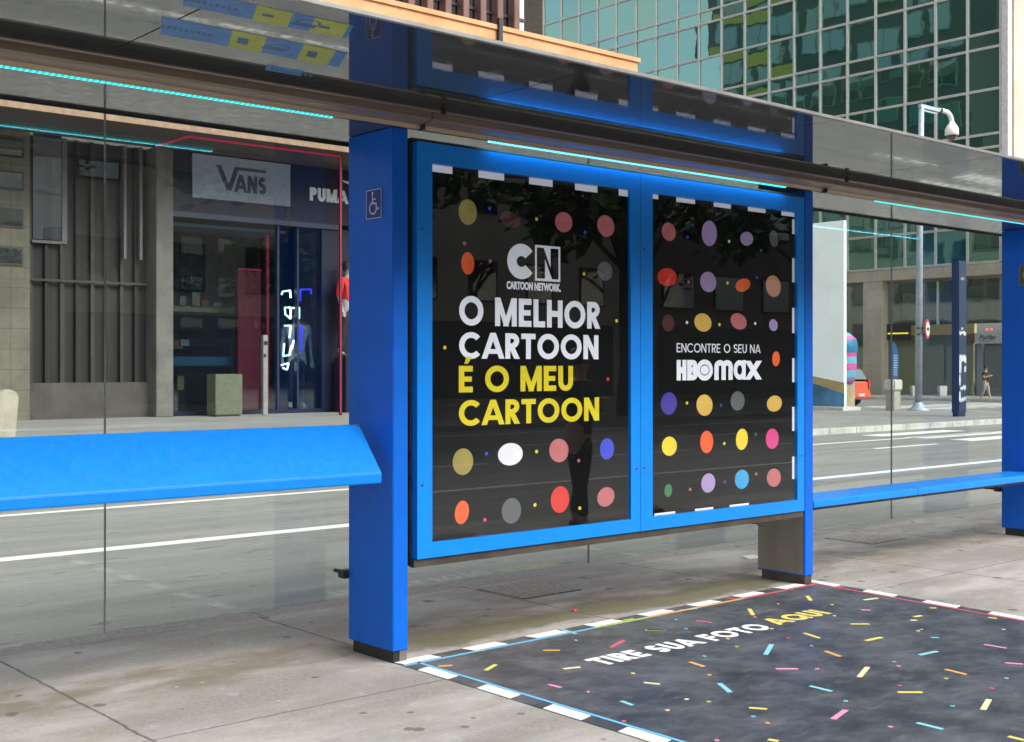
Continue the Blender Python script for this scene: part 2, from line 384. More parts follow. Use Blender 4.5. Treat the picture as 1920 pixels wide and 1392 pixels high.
# ================================================================== SETTING
g = MB(); g.face([(-400, -400, -.15), (600, -400, -.15), (600, 600, -.15), (-400, 600, -.15)])
struct(g.build('road', ASPH))
g = MB(); g.box(-60, 26, 1.0, 7.05, -.6, 0); struct(g.build('platform', PLAT))
g = MB()
for i in range(-30, 14): g.box(i * 2 + .006, i * 2 + 1.994, 7.054, 7.26, -.5, -.004)
struct(g.build('platform_kerb', stone('kerb_pebbled', (.19, .18, .165), (.30, .285, .26), 24)))
# far pavement with its rounded corner at the side street
def corner_sheet(z0, z1, x1, ya, yb, r, x0=-120):
    pts = [(x0, ya)] + [(x1 - r + r * sin(t), ya + r - r * cos(t)) for t in [radians(a) for a in range(0, 91, 10)]] + [(x1, yb), (x0, yb)]
    return pts
pts = corner_sheet(0, 0, 41.6, 18.9, 120, 5.)
g = MB(); g.prism([(x, y) for x, y in pts], (0, 0, 0), (1, 0, 0), (0, 1, 0), (0, 0, 1), -.6, 0)
struct(g.build('pavement', PAVE))
kp = corner_sheet(0, 0, 41.6 + .16, 18.74, 120, 5.16)
ki = corner_sheet(0, 0, 41.6 + .004, 18.896, 120, 5.004)
g = MB()
for i in range(len(kp) - 2):
    n = max(1, int(sqrt((kp[i + 1][0] - kp[i][0]) ** 2 + (kp[i + 1][1] - kp[i][1]) ** 2) / 1.2))
    L = lambda a, b, t: (a[0] + (b[0] - a[0]) * t, a[1] + (b[1] - a[1]) * t)
    for j in range(n):
        t0, t1 = j / n + .004 / n * 1.5, (j + 1) / n - .004 / n * 1.5
        g.prism([L(kp[i], kp[i + 1], t0), L(kp[i], kp[i + 1], t1), L(ki[i], ki[i + 1], t1), L(ki[i], ki[i + 1], t0)], (0, 0, 0), (1, 0, 0), (0, 1, 0), (0, 0, 1), -.5, .004)
struct(g.build('pavement_kerb', KERB, bevel=.012))
g = MB(); g.box(57.2, 140, 18.9, 120, -.6, 0); struct(g.build('side_pavement', PAVE))
g = MB(); g.box(57.04, 57.196, 18.9, 120, -.5, .004); struct(g.build('side_pavement_kerb', KERB))
g = MB(); g.box(-120, 200, -80, -15.2, -.6, 0); struct(g.build('opposite_pavement', PAVE))
g = MB()
zr = -.146
g.box(-120, 140, 11.40, 11.60, -.16, zr)                                   # solid lane line
for i in range(-24, 40): g.box(i * 5.6 + .6, i * 5.6 + 3.1, 14.8, 14.92, -.16, zr) if i > 2 else g.box(i * 5.6, i * 5.6 + 5.6, 14.8, 14.92, -.16, zr)
g.box(-120, 140, 16.5, 16.62, -.16, zr)
g.box(-120, 140, -2.9, -2.76, -.16, zr)
for i in range(-24, 40): g.box(i * 5.6, i * 5.6 + 3, -6.3, -6.18, -.16, zr)
for i in range(-24, 40): g.box(i * 5.6 + 1, i * 5.6 + 4, -9.7, -9.58, -.16, zr)
g.box(-120, 140, -13.6, -13.48, -.16, zr)
for i in range(8): g.box(43.0 + i * 1.7, 43.75 + i * 1.7, 26.5, 30.5, -.16, zr)     # crossing over the side street
for i in range(9): g.box(27.2, 31.2, 7.6 + i * 1.22, 8.2 + i * 1.22, -.16, zr)      # crossing over the avenue
struct(g.build('road_marking', LINE))

# ================================================================== SHELTER
SX = [3.87, 7.545, 11.25]; PW = .10; PY0, PY1 = 5.455, 5.885; TOP = 2.886
X0, X1 = -1.6, 15.0
sh = thing('bus_shelter', (7.6, 5.7, 0), 'blue framed bus shelter with glass back, thin dark roof and cyan light strips', 'bus shelter')
PLATE = mat('sign_plate_blue', (.012, .025, .22), .5)
LINEW = mat('sign_line_white', (.55, .57, .72), .5)
for i, x in enumerate(SX):
    b = MB(); b.box(x, x + PW, PY0, PY1, .065, TOP); p = b.build('pillar', BLUE_SHADED, sh, bevel=.004)
    b = MB(); b.box(x + .012, x + PW - .004, PY0 + .012, PY1 - .03, 0, .064); b.build('plinth', STEEL_DK if i == 1 else BLACK, p)
    if i == 0:
        b = MB(); b.box(x + .05, x + PW - .003, PY0 + .008, PY0 + .0115, .0, .066); b.build('foot_plate', STEEL, p)
    if i == 1:
        b = MB(); b.box(x - .004, x - .0005, PY0 + .012, PY1 - .006, .075, .52); b.build('steel_side_sheet', STEEL, p, bevel=.001)
    if i != 1:
        y0, y1, z0, z1 = (5.553, 5.707, 2.404, 2.572) if i == 0 else (5.54, 5.711, 2.36, 2.55)
        PL = PLATE if i == 0 else mat('sign_plate_brown', (.10, .075, .03), .5)
        b = MB(); b.box(x - .003, x - .0003, y0, y1, z0, z1); b.build('wheelchair_sign' if i == 0 else 'notice_plate', PL, p)
        b = MB(); o = (x - .003, y1, z0); ux, uy, un = (0, -1, 0), (0, 0, 1), (-1, 0, 0); w = y1 - y0; h = z1 - z0
        def P(poly, d=.0012): b.prism(poly, o, ux, uy, un, 0.0002, d)
        t = .004
        for q in (rect(.004, .004, w - .004, .004 + t), rect(.004, h - .004 - t, w - .004, h - .004), rect(.004, .009, .004 + t, h - .009), rect(w - .004 - t, .009, w - .004, h - .009)): P(q[0])
        if i == 0:      # wheelchair user: head, back, arm, leg, wheel
            P(ellipse(.064, .143, .0085, .0085, 12))
            P([(.060, .082), (.070, .082), (.068, .132), (.060, .132)], .0014); P([(.070, .106), (.070, .114), (.094, .114), (.094, .106)])
            P([(.070, .082), (.070, .092), (.102, .090), (.112, .056), (.103, .053), (.094, .082)], .0016); P([(.112, .047), (.112, .055), (.126, .062), (.129, .055)], .0018)
            for q in arc(.070, .062, .036, .036, 110, 385, .008): P(q, .002)
            b.build('wheelchair_symbol', LINEW, p)
        else:
            for q in arc(w / 2, h / 2, .05, .055, 30, 330, .014): P(q, .0016)
            b.build('notice_symbol', mat('sign_line_ochre', (.35, .24, .06), .5), p)
# roof: slab, edge trim, glass soffit panels with open joints
b = MB(); b.box(X0, X1, 4.30, 6.12, 2.9955, 3.02); b.build('roof_slab', STEEL_DK, sh)
b = MB(); b.box(X0, X1, 4.052, 4.072, 2.975, 2.995); b.build('roof_edge_trim', GREYTRIM, sh, bevel=.003)
jx = [X0] + [2.22 + 1.845 * k for k in range(-2, 8)]
jx = [v for v in jx if v < X1 - .3]; jx.append(X1)
for a, c in zip(jx[:-1], jx[1:]):
    b = MB(); b.box(a + .004, c - .004, 4.074, 5.188, 2.98, 2.99); b.build('soffit_panel', SOFFIT, sh)
bays = [(X0, SX[0]), (SX[0] + PW, SX[1]), (SX[1] + PW, SX[2]), (SX[2] + PW, X1)]
SOFFIT2 = mat('soffit_panel_dark', (.06, .055, .052), .14, var=.06, ior=1.7)
BLK = mat('black_glass', (.012, .013, .014), .05, var=.1, ior=1.7)
b = MB(); b.box(X0, X1, 5.462, 6.1, 2.888, 2.96); b.build('rear_soffit', SOFFIT2, sh)
# front beam: stepped bronze extrusion in lengths joined over the pillars
cuts = [X0, SX[0] + .14, SX[1] + .14, SX[2] + .14, X1]
for a, c in zip(cuts[:-1], cuts[1:]):
    b = MB(); b.m = 0
    b.extx([(5.193, 2.941), (5.216, 2.941), (5.216, 2.947), (5.193, 2.947)], a + .004, c - .004)
    b.m = 2; b.extx([(5.189, 2.9475), (5.203, 2.9475), (5.203, 2.995), (5.189, 2.995)], a + .004, c - .004); b.m = 0
    b.extx([(5.29, 2.922), (5.315, 2.913), (5.385, 2.900), (5.398, 2.880), (5.412, 2.880), (5.412, 2.995), (5.29, 2.995)], a + .004, c - .004)
    b.m = 1; b.extx([(5.2035, 2.962), (5.2895, 2.948), (5.2895, 2.995), (5.2035, 2.995)], a + .004, c - .004)
    b.build('roof_beam', [BRONZE, BRONZE_DK, mat('beam_front_dark', (.045, .04, .038), .55)], sh)
for x in SX:
    b = MB(); b.box(x + .128, x + .152, 5.184, 5.20, 2.93, 2.97); b.build('beam_joint_clip', BLACK, sh)
    b = MB(); b.box(x + .136, x + .146, 5.36, 5.411, 2.874, 2.91); b.build('beam_joint_clip', BLACK, sh)
# light strips: (x0, x1, colour a, colour b)
CY, BL = (.02, .62, .62), (.12, .62, .9)
for j, (a, c, ca, cb, st) in enumerate([(-1.0, 3.47, CY, CY, .8), (4.52, 7.27, BL, (.03, .7, .72), 1.05), (8.42, 11.2, CY, (.1, .5, .95), .8)]):
    b = MB(); b.box(a - .01, c + .01, 5.414, 5.4455, 2.8865, 2.905); hd = b.build('light_channel', BRONZE_DK, sh)
    b = MB(); b.box(a, c, 5.4165, 5.440, 2.876, 2.886); b.build('light_strip', led_mat('led_glow' if j == 0 else 'led_glow_' + ('white' if j == 1 else 'blue'), ca, cb, st, 0, a + .9 * (c - a) / 2, c), hd)
    ld = bpy.data.lights.new('strip_light', 'AREA'); ld.shape = 'RECTANGLE'; ld.size = c - a; ld.size_y = .02; ld.energy = 1.6 if j != 1 else 1.9; ld.color = (.12, .75, 1.) if j != 1 else (.22, .7, 1.)
    lo = bpy.data.objects.new('strip_light', ld); COL.objects.link(lo); lo.parent = sh; lo.location = Vector(((a + c) / 2, 5.428, 2.8735)) - sh.location
# glass back wall
gx = [X0, 2.54, 5.95, 9.68, 13.4, X1]
for a, c in zip(gx[:-1], gx[1:]):
    b = MB(); b.box(a + .003, c - .003, 6.078, 6.088, .254, 2.90); b.build('glass_pane', GLASS, sh)
for c in gx[1:-1]:
    b = MB(); b.box(c - .0028, c + .0028, 6.076, 6.090, .254, 2.886); b.build('glass_joint_strip', JOINT, sh)
for x in SX:
    for z in (.405,):
        b = MB(); b.box(x - .03, x + .04, 5.886, 5.95, z, z + .045); b.box(x + .02, x + .04, 5.951, 6.076, z + .01, z + .03); b.build('glass_clamp', BLACK, sh, bevel=.004)
b = MB(); b.box(X0, X1, 6.066, 6.0765, 2.874, 2.887); b.build('glass_head_channel', BLACK, sh)

# leaning bench on the left, seat on the right
lb = thing('leaning_bench', (1.2, 5.6, 1.0), 'bright blue sloping lean-on bench fixed to the left pillar', 'bench')
prof = [(5.476, .978), (5.484, .972), (5.70, 1.222), (5.735, 1.268), (5.70, 1.282), (5.686, 1.276), (5.479, 1.034), (5.474, 1.026)]
b = MB(); b.extx(prof, X0, 3.812); b.build('lean_plate', BLUE, lb, bevel=.003)
b = MB(); b.lathe([(.0001, .004), (.008, .004), (.011, 0)], (3.80, 5.684, 1.277), 10, (0, -.7, .7)); b.build('bench_bolt', STEEL_DK, lb)
for x in (-.9, .6, 2.1, 3.55): b = MB(); b.box(x, x + .05, 5.72, 6.074, 1.12, 1.20); b.build('bench_bracket', BLUE_SHADED, lb)
bs = thing('seat_bench', (9.4, 5.6, .5), 'blue flat seat bench between the middle and the right pillar', 'bench')
for a, c in ((SX[1] + PW + .006, 9.06), (9.064, SX[2] - .006), (SX[2] + PW + .006, X1)):
    b = MB(); b.extx([(5.452, .556), (5.452, .598), (5.464, .610), (5.80, .610), (5.80, .592), (5.50, .592), (5.50, .556)], a, c); b.build('seat_plate', BLUE, bs, bevel=.003)
for a, c in ((SX[1] + PW + .006, SX[2] - .006), (SX[2] + PW + .006, X1)): b = MB(); b.box(a, c, 5.505, 5.57, .530, .588); b.build('seat_rail', STEEL_DK, bs)

# ================================================================== ADVERTISING CASE
ac = thing('advertising_case', (5.77, 5.5, .5), 'wide blue poster case with two black advertising posters, hung between two pillars', 'advertising case')
b = MB(); b.box(4.02, 7.53, 5.502, 5.64, .505, 2.835); b.build('case_body', STEEL_DK, ac)
b = MB(); b.box(4.0, 7.535, 5.462, 5.60, 2.8355, 2.846); b.build('case_lid', STEEL_DK, ac)
b = MB(); b.box(4.015, 7.535, 5.462, 5.5015, .500, .543); bt = b.build('bottom_rail', STEEL_DK, ac)
for x in (4.1, 4.75, 5.35, 6.0, 6.6, 7.2, 7.46):
    b = MB(); b.lathe([(.0001, -.004), (.009, -.004), (.011, 0)], (x, 5.462, .522), 10, (0, -1, 0)); b.build('bolt', BLACK, bt)
b = MB(); b.tube([(7.02, 5.5, .5), (7.06, 5.48, .47), (7.11, 5.475, .462)], .004, 6); b.build('cable_end', BLACK, ac)
FY = 5.447
def door(xa, xb, pa, pb, za, zb):
    b = MB(); z0, z1 = .547, 2.828; y0, y1 = FY, 5.495
    for q in ((xa, xb, z0, za), (xa, xb, zb, z1), (xa, pa, za, zb), (pb, xb, za, zb)):
        b.box(q[0], q[1], y0, y1, q[2], q[3])
    d = b.build('door_frame', BLUE, ac)
    b = MB(); b.box(pa + .001, pb - .001, 5.4575, 5.4605, za + .001, zb - .001); b.build('cover_glass', COVER, d)
    b = MB(); b.box(pa + .001, pb - .001, 5.474, 5.480, za + .001, zb - .001); return d, b.build('poster', POSTER, ac)
PA = (4.129, 5.705, .630, 2.717); PB = (5.906, 7.445, .630, 2.714)
d1, po1 = door(4.027, 5.789, *PA); d2, po2 = door(5.793, 7.527, *PB)
po1['label'] = 'black poster with white and yellow slogan'; po2['label'] = 'black poster with small white slogan'
TY = 5.474; UX, UZ, UN = (1, 0, 0), (0, 0, 1), (0, -1, 0)
F_, HY_ = 2325., 687.
def on_y(px, py, Y=TY):
    a = radians(A); u = (px - 960) / F_; r = (u * sin(a) + cos(a), -u * cos(a) + sin(a), (HY_ - py) / F_); t = Y / r[1]
    return r[0] * t, 1.6 + r[2] * t
def on_z(px, py, Z=0.):
    a = radians(A); u = (px - 960) / F_; r = (u * sin(a) + cos(a), -u * cos(a) + sin(a), (HY_ - py) / F_); t = (Z - 1.6) / r[2]
    return r[0] * t, r[1] * t
def split_words(name, parent, m, text, o, ux, uy, un, width, height, w, gap):
    adv = [glyph(c, w)[1] + gap for c in text]; tot = sum(adv) - gap; x = 0; i = 0
    for wd_ in text.split(' '):
        n = len(wd_); a = sum(adv[:i]); L_ = sum(adv[i:i + n]) - gap; b = MB()
        lettering(b, wd_, Vector(o) + Vector(ux) * (a / tot * width), ux, uy, un, L_ / tot * width, height, w, gap); b.build(name, m, parent); i += n + 1
def words(name, parent, m, rows, w=.2, gap=.09):
    for text, x0, x1, z0, z1 in rows: split_words(name, parent, m, text, (x0, TY, z0), UX, UZ, UN, x1 - x0, z1 - z0, w, gap)
words('headline_white', po1, PWHITE, [('O MELHOR', 4.338, 5.452, 1.832, 1.997), ('CARTOON', 4.338, 5.44, 1.643, 1.792)], .215)
words('headline_yellow', po1, PYEL, [('\u00c9 O MEU', 4.336, 5.222, 1.452, 1.602), ('CARTOON', 4.336, 5.446, 1.263, 1.407)], .215)
# channel logo: thick ring letter beside a boxed letter, name below
b = MB()
def pp(poly, d=.001, o=(4.700, TY, 2.108)): b.prism(poly, o, UX, UZ, UN, 0, d)
for i, q in enumerate(arc(.105, .107, .110, .104, 38, 322, .072)): pp(q, .001 + (i % 3) * .0001)
fr = [(.212, .0), (.412, .0), (.412, .212), (.212, .212)]
for q in (rect(.212, .0, .416, .014), rect(.212, .198, .416, .212), rect(.212, .014, .226, .198), rect(.402, .014, .416, .198)): pp(q[0])
pp([(.292, .0142), (.348, .0142), (.292, .130)], .0011); pp([(.336, .1978), (.282, .1978), (.336, .084)], .0012)
b.build('channel_logo', PWHITE, po1)
font_mesh('channel_name', 'CARTOON NETWORK.', .06, PWHITE, po1, (4.69, TY, 2.052), UX, UZ, UN, bold=.0028, width=.43, ext=.0006)
words('slogan', po2, PWHITE, [('ENCONTRE O SEU NA', 6.166, 7.05, 1.692, 1.752)], .125, .12)
b = MB()
for c, xa, xb in (('H', 6.166, 6.262), ('B', 6.270, 6.375)): lettering(b, c, (xa, TY, 1.506), UX, UZ, UN, xb - xa, .136, .30 if c == 'H' else .26)
oc = (6.448, 1.574)
for i, q in enumerate(arc(0, 0, .084, .071, 0, 360, .034)): b.prism(q, (oc[0], TY, oc[1]), UX, UZ, UN, 0, .0013 + (i % 3) * .0001)
b.prism(ellipse(0, 0, .042, .031), (oc[0], TY, oc[1]), UX, UZ, UN, 0, .001)
lettering(b, 'm', (6.548, TY, 1.506), UX, UZ, UN, .195, .136, .27); lettering(b, 'a', (6.752, TY, 1.506), UX, UZ, UN, .135, .136, .25); lettering(b, 'X', (6.892, TY, 1.506), UX, UZ, UN, .155, .132, .24)
b.prism([(0, 0), (.012, 0), (.012, .005), (0, .005)], (7.05, TY, 1.634), UX, UZ, UN, 0, .001)
b.build('brand_lettering', PWHITE, po2)
# dashed white border
PO = po1
def dash(x0, x1, z0, z1): b = MB(); b.box(min(x0, x1), max(x0, x1), TY - .001, TY - .0001, z0, z1); b.build('border_dash', PWHITE, PO)
for a, c in ((808, 848), (897, 945), (992, 1036), (1078, 1120), (1160, 1181)): dash(max(PA[0] + .002, on_y(a, 330)[0]), min(PA[1] - .002, on_y(c, 330)[0]), 2.676, 2.7155)
for a, c in ((425, 482), (545, 605), (670, 735), (800, 860), (925, 985)): dash(PA[0] + .002, PA[0] + .014, on_y(808, c)[1], on_y(808, a)[1])
PO = po2
for a, c in ((1221, 1234), (1268, 1303), (1338, 1370), (1402, 1435), (1465, 1493)): dash(max(PB[0] + .002, on_y(a, 370)[0]), min(PB[1] - .002, on_y(c, 370)[0]), 2.684, 2.7125)
for a, c in ((412, 440), (485, 530), (578, 625), (672, 717), (763, 808), (856, 898)): dash(PB[1] - .028, PB[1] - .002, on_y(1492, c)[1], on_y(1492, a)[1])
for a, c in ((1227, 1266), (1303, 1337), (1368, 1404)): dash(on_y(a, 960)[0], on_y(c, 960)[0], .632, .645)
# printed colour spots (plain ovals) and confetti dots
PC = {}
def pm(col):
    k = tuple(round(c, 2) for c in col)
    if k not in PC: PC[k] = mat('print_' + ('colour_%d' % len(PC)), col, .8, var=.06, emit=col, es=.10)
    return PC[k]
OL, BR, PK, RD, OR, GY, WH, BU, IN, GO, YE, LI, CYN, GR, SK, MG = (.30, .24, .06), (.06, .015, .012), (.45, .13, .14), (.60, .03, .02), (.75, .11, .02), (.10, .11, .12), (.72, .72, .78), (.04, .06, .55), (.06, .04, .32), (.62, .40, .08), (.75, .58, .03), (.36, .26, .50), (.03, .32, .62), (.04, .18, .07), (.55, .26, .16), (.62, .05, .22)
spots1 = [(877, 398, 17, 24, OL), (957, 412, 19, 15, BR), (1057, 417, 16, 19, PK), (1136, 424, 16, 20, PK), (877, 494, 12, 21, OR), (1134, 509, 14, 18, GY), (868, 866, 19, 25, OL), (957, 852, 23, 21, WH), (1048, 845, 18, 22, PK), (1138, 842, 13, 20, BU), (866, 961, 13, 22, OR), (959, 958, 18, 24, GY), (1050, 937, 17, 25, RD), (1136, 932, 16, 18, PK)]
spots2 = [(1254, 435, 13, 17, PK), (1330, 438, 14, 24, LI), (1400, 448, 12, 13, LI), (1451, 448, 8, 16, GY), (1251, 520, 18, 17, RD), (1328, 529, 15, 19, LI), (1393, 535, 14, 12, OR), (1450, 537, 14, 20, SK), (1253, 606, 11, 16, BR), (1318, 605, 16, 17, GO), (1385, 603, 15, 15, PK), (1450, 610, 8, 11, LI), (1455, 673, 7, 14, OR), (1254, 757, 15, 21, IN), (1321, 760, 15, 20, GO), (1383, 752, 13, 18, GY), (1452, 757, 14, 15, GO), (1255, 837, 14, 18, YE), (1325, 829, 12, 21, OR), (1391, 824, 11, 20, YE), (1448, 823, 12, 19, MG), (1253, 920, 7, 12, GR), (1328, 906, 13, 18, LI), (1391, 899, 13, 18, CYN), (1451, 896, 13, 17, PK)]
dots1 = [(918, 391, BU), (1006, 411, YE), (1097, 436, BU), (871, 457, PK), (919, 490, PK), (1095, 514, YE), (1156, 602, YE), (834, 652, YE), (1140, 711, RD), (912, 851, BU), (1006, 847, YE), (1085, 864, PK), (909, 975, MG), (1003, 947, YE), (1087, 953, YE)]
dots2 = [(1289, 445, BU), (1367, 453, WH), (1427, 470, GR), (1291, 529, PK), (1364, 531, YE), (1419, 521, BU), (1288, 605, WH), (1349, 609, YE), (1416, 607, WH), (1288, 756, YE), (1352, 760, IN), (1358, 832, YE), (1417, 815, GR), (1294, 918, PK), (1359, 904, IN), (1418, 889, PK)]
def spot_mesh(name, parent, sp, dots):
    for j, (x, y, rx, ry, c) in enumerate(sp):
        b = MB(); X, Z = on_y(x, y); rX = on_y(x + rx, y)[0] - X; rZ = Z - on_y(x, y + ry)[1]
        b.prism(ellipse(0, 0, rX, rZ, 28, (random.random() - .5) * .5), (X, TY, Z), UX, UZ, UN, 0, .0008); b.build('printed_spot', pm(c), parent)
    for x, y, c in dots:
        b = MB(); X, Z = on_y(x, y); b.prism(ellipse(0, 0, .012, .011, 10), (X, TY, Z), UX, UZ, UN, 0, .0008); b.build('printed_dot', pm(c), parent)
spot_mesh('printed_spots', po1, spots1, dots1); spot_mesh('printed_spots', po2, spots2, dots2)

for xa, xb, d_ in ((4.06, 5.757, d1), (5.825, 7.495, d2)):
    for x in (xa, xb):
        for z in (.95, 2.35):
            b = MB(); b.lathe([(.0001, .003), (.006, .003), (.0085, .0015), (.009, 0)], (x, FY, z), 12, (0, -1, 0)); b.build('frame_lock', STEEL_DK, d_)
# film strips stuck under the roof
FB = mat('film_blue', (.07, .20, .42), .5); FG = mat('film_yellow', (.40, .42, .05), .5); FI = mat('film_ink', (.05, .11, .22), .5)
def film(xa, xb, y0, y1, label, marks):
    sk = .45; b = MB()
    def q(x0, x1, d, m, ya=y0, yb=y1, tap=0):
        b.m = m; b.prism([(x0 + tap, ya), (x1 - tap, ya), (x1 + sk * (yb - ya), yb), (x0 + sk * (yb - ya), yb)], (0, 0, 2.9798), (1, 0, 0), (0, 1, 0), (0, 0, -1), 0, d)
    q(xa, xb, .0006, 0)
    for x, kind in marks:
        if kind == 'patch': q(x, x + .16, .0009, 1); q(x + .07, x + .12, .0012, 2, y0 + .08, y1 - .08)
        elif kind == 'mask':
            for r in arc(x + .12, (y0 + y1) / 2, .055, .06, 180, 360, .012) + [[(x + .065, (y0 + y1) / 2), (x + .175, (y0 + y1) / 2), (x + .175, (y0 + y1) / 2 + .05), (x + .065, (y0 + y1) / 2 + .05)]]:
                b.m = 2; b.prism(r, (0, 0, 2.9798), (1, 0, 0), (0, 1, 0), (0, 0, -1), 0, .0009 + .0001 * random.random())
        else:
            for k in range(9): q(x + k * .026, x + k * .026 + .017, .0009, 2, (y0 + y1) / 2 - .012, (y0 + y1) / 2 + .03)
    o = b.build('roof_film_strip', [FB, FG, FI], None, loc=((xa + xb) / 2, (y0 + y1) / 2, 2.9798))
    return tag(o, label, 'sticker', 'film strips under the roof')
film(2.15, 3.02, 4.60, 4.85, 'broad blue and yellow film strip under the roof, middle one of three', [(2.2, 'text'), (2.46, 'patch'), (2.62, 'mask'), (2.80, 'patch')])
film(2.06, 2.80, 4.22, 4.41, 'blue and yellow film strip nearest the outer roof edge', [(2.1, 'text'), (2.36, 'patch'), (2.52, 'mask'), (2.62, 'patch')])
film(2.86, 3.05, 5.02, 5.12, 'short blue film strip next to the bronze roof beam', [(2.9, 'text')])

# ================================================================== FLOOR STICKER
fm = thing('floor_sticker', (5.7, 4.0, 0), 'big black floor sticker with coloured confetti and a dashed white border', 'floor sticker')
M0, M1 = (3.885, 5.485), (7.75, 5.53); ML, MR = (3.90, 1.6), (7.45, 1.6)
b = MB(); b.face([(*M0, .003), (*ML, .003), (*MR, .003), (*M1, .003)]); b.build('sticker_sheet', VINYL, fm)
MW = worn_paint('sticker_white', (.74, .73, .74), .12)
MP = [worn_paint('sticker_' + n, c, .12) for n, c in (('sky_blue', (.12, .40, .62)), ('lime', (.35, .50, .09)), ('orange', (.66, .34, .10)), ('red', (.58, .09, .12)), ('yellow', (.68, .56, .12)), ('pink', (.66, .24, .38)), ('teal', (.20, .52, .56)), ('cream', (.68, .62, .34)))]
def edge(a, c, n, inset, wd, cols, dash_m, nm):
    a = Vector((*a, 0)); c = Vector((*c, 0)); d = (c - a); L = d.length; d.normalize(); nv = Vector((-d.y, d.x, 0))
    if nv.dot(Vector((5.7, 3.8, 0)) - a) < 0: nv = -nv
    b2 = MB(); st = L / n
    for i in range(n):
        b1 = MB(); p = a + d * (i * st); b1.prism([(0, 0), (st * .52, 0), (st * .52 + .02, wd), (.02, wd)], (p.x, p.y, .0032), d, nv, (0, 0, 1), 0, .002); b1.build('border_dash', MW, fm)
    for i in range(n):
        b2.m = min(len(cols) - 1, int(i * len(cols) / n)); p = a + d * (i * st); b2.prism([(0, wd + inset), (st, wd + inset), (st, wd + inset + .022), (0, wd + inset + .022)], (p.x, p.y, .0032), d, nv, (0, 0, 1), 0, .0015)
    b2.build('border_line', cols, fm)
edge(M0, M1, 8, .012, .085, [MP[0], MP[0], MP[1], MP[2], MP[3], MP[3]], MW, 'back')
edge((ML[0], ML[1]), M0, 8, .006, .085, [MP[4], MP[0], MP[0], MP[0]], MW, 'left')
edge(M1, (MR[0], MR[1]), 8, .012, .085, [MP[3]], MW, 'right')
split_words('floor_lettering', fm, MW, 'TIRE SUA FOTO', (4.70, 4.68, .0032), (1, 0, 0), (0, 1, 0), (0, 0, 1), 1.46, .165, .235, .10)
b = MB(); lettering(b, 'AQUI', (6.26, 4.71, .0032), (1, 0, 0), (0, 1, 0), (0, 0, 1), .54, .165, .22, .11); b.build('floor_lettering', MP[4], fm)
conf = [(75, 488, 96, 2, 4), (318, 445, 76, 8, 3), (556, 397, 36, 60, 4), (845, 328, 30, 50, 4), (240, 384, 84, -8, 6), (467, 330, 76, 4, 3), (755, 270, 72, 10, 3), (985, 270, 60, -6, 3), (1153, 332, 70, -8, 7), (1130, 387, 50, 2, 5), (1099, 457, 96, 0, 4), (858, 515, 80, 18, 4), (1168, 532, 84, -12, 4), (643, 585, 60, -60, 6), (962, 606, 78, 20, 2), (1440, 603, 92, -12, 6), (735, 682, 112, 0, 5), (1117, 698, 66, -50, 7), (284, 659, 76, 18, 2), (424, 777, 70, 40, 6), (903, 781, 112, 14, 6), (1578, 697, 106, 14, 2), (1350, 799, 124, 0, 4), (1776, 569, 112, 10, 5), (1870, 655, 90, 4, 5), (1730, 861, 60, -60, 7), (997, 911, 80, -36, 5), (1448, 968, 132, 14, 6), (1880, 1030, 80, 14, 4), (30, 1035, 70, 18, 4), (1465, 377, 34, 4, 4), (1388, 418, 40, -10, 4), (1368, 438, 34, 0, 7), (1763, 427, 40, 8, 4), (1475, 525, 40, 0, 0), (590, 880, 90, 4, 4), (665, 1040, 50, 10, 4)]
dotsf = [(229, 480), (575, 422), (691, 356), (658, 480), (440, 530), (483, 570), (321, 618), (742, 527), (858, 567), (886, 682), (347, 712), (232, 834), (137, 889), (343, 846), (1028, 843), (1299, 766), (1271, 646), (1293, 668), (1406, 484), (1390, 492), (1817, 484), (1530, 730), (1832, 729), (1760, 779), (1562, 868), (1252, 972), (638, 953), (972, 416), (960, 360), (1180, 300), (180, 435), (675, 300), (566, 920), (384, 1040)]
CF = []
def cpx(x, y): return 1200 + x * .375, 1000 + y * .375
for k, (x, y, L, ang, ci) in enumerate(conf):
    b = MB(); CF.append((b, ci)); px, py = cpx(x, y); t = radians(ang); h = L * .5 * .375
    p0 = on_z(px - cos(t) * h, py - sin(t) * h); p1 = on_z(px + cos(t) * h, py + sin(t) * h)
    dv = Vector((p1[0] - p0[0], p1[1] - p0[1], 0)); Ln = dv.length; dv.normalize(); nv = Vector((-dv.y, dv.x, 0)); wd = .0135
    b.prism([(0, -wd), (Ln, -wd), (Ln, wd), (0, wd)], (p0[0], p0[1], .0031), dv, nv, (0, 0, 1), 0, .0014)
for k, (x, y) in enumerate(dotsf):
    px, py = cpx(x, y); X, Y = on_z(px, py); b = MB(); CF.append((b, k * 5 % 8)); b.prism(ellipse(0, 0, .012, .012, 10), (X, Y, .0031), (1, 0, 0), (0, 1, 0), (0, 0, 1), 0, .0014)
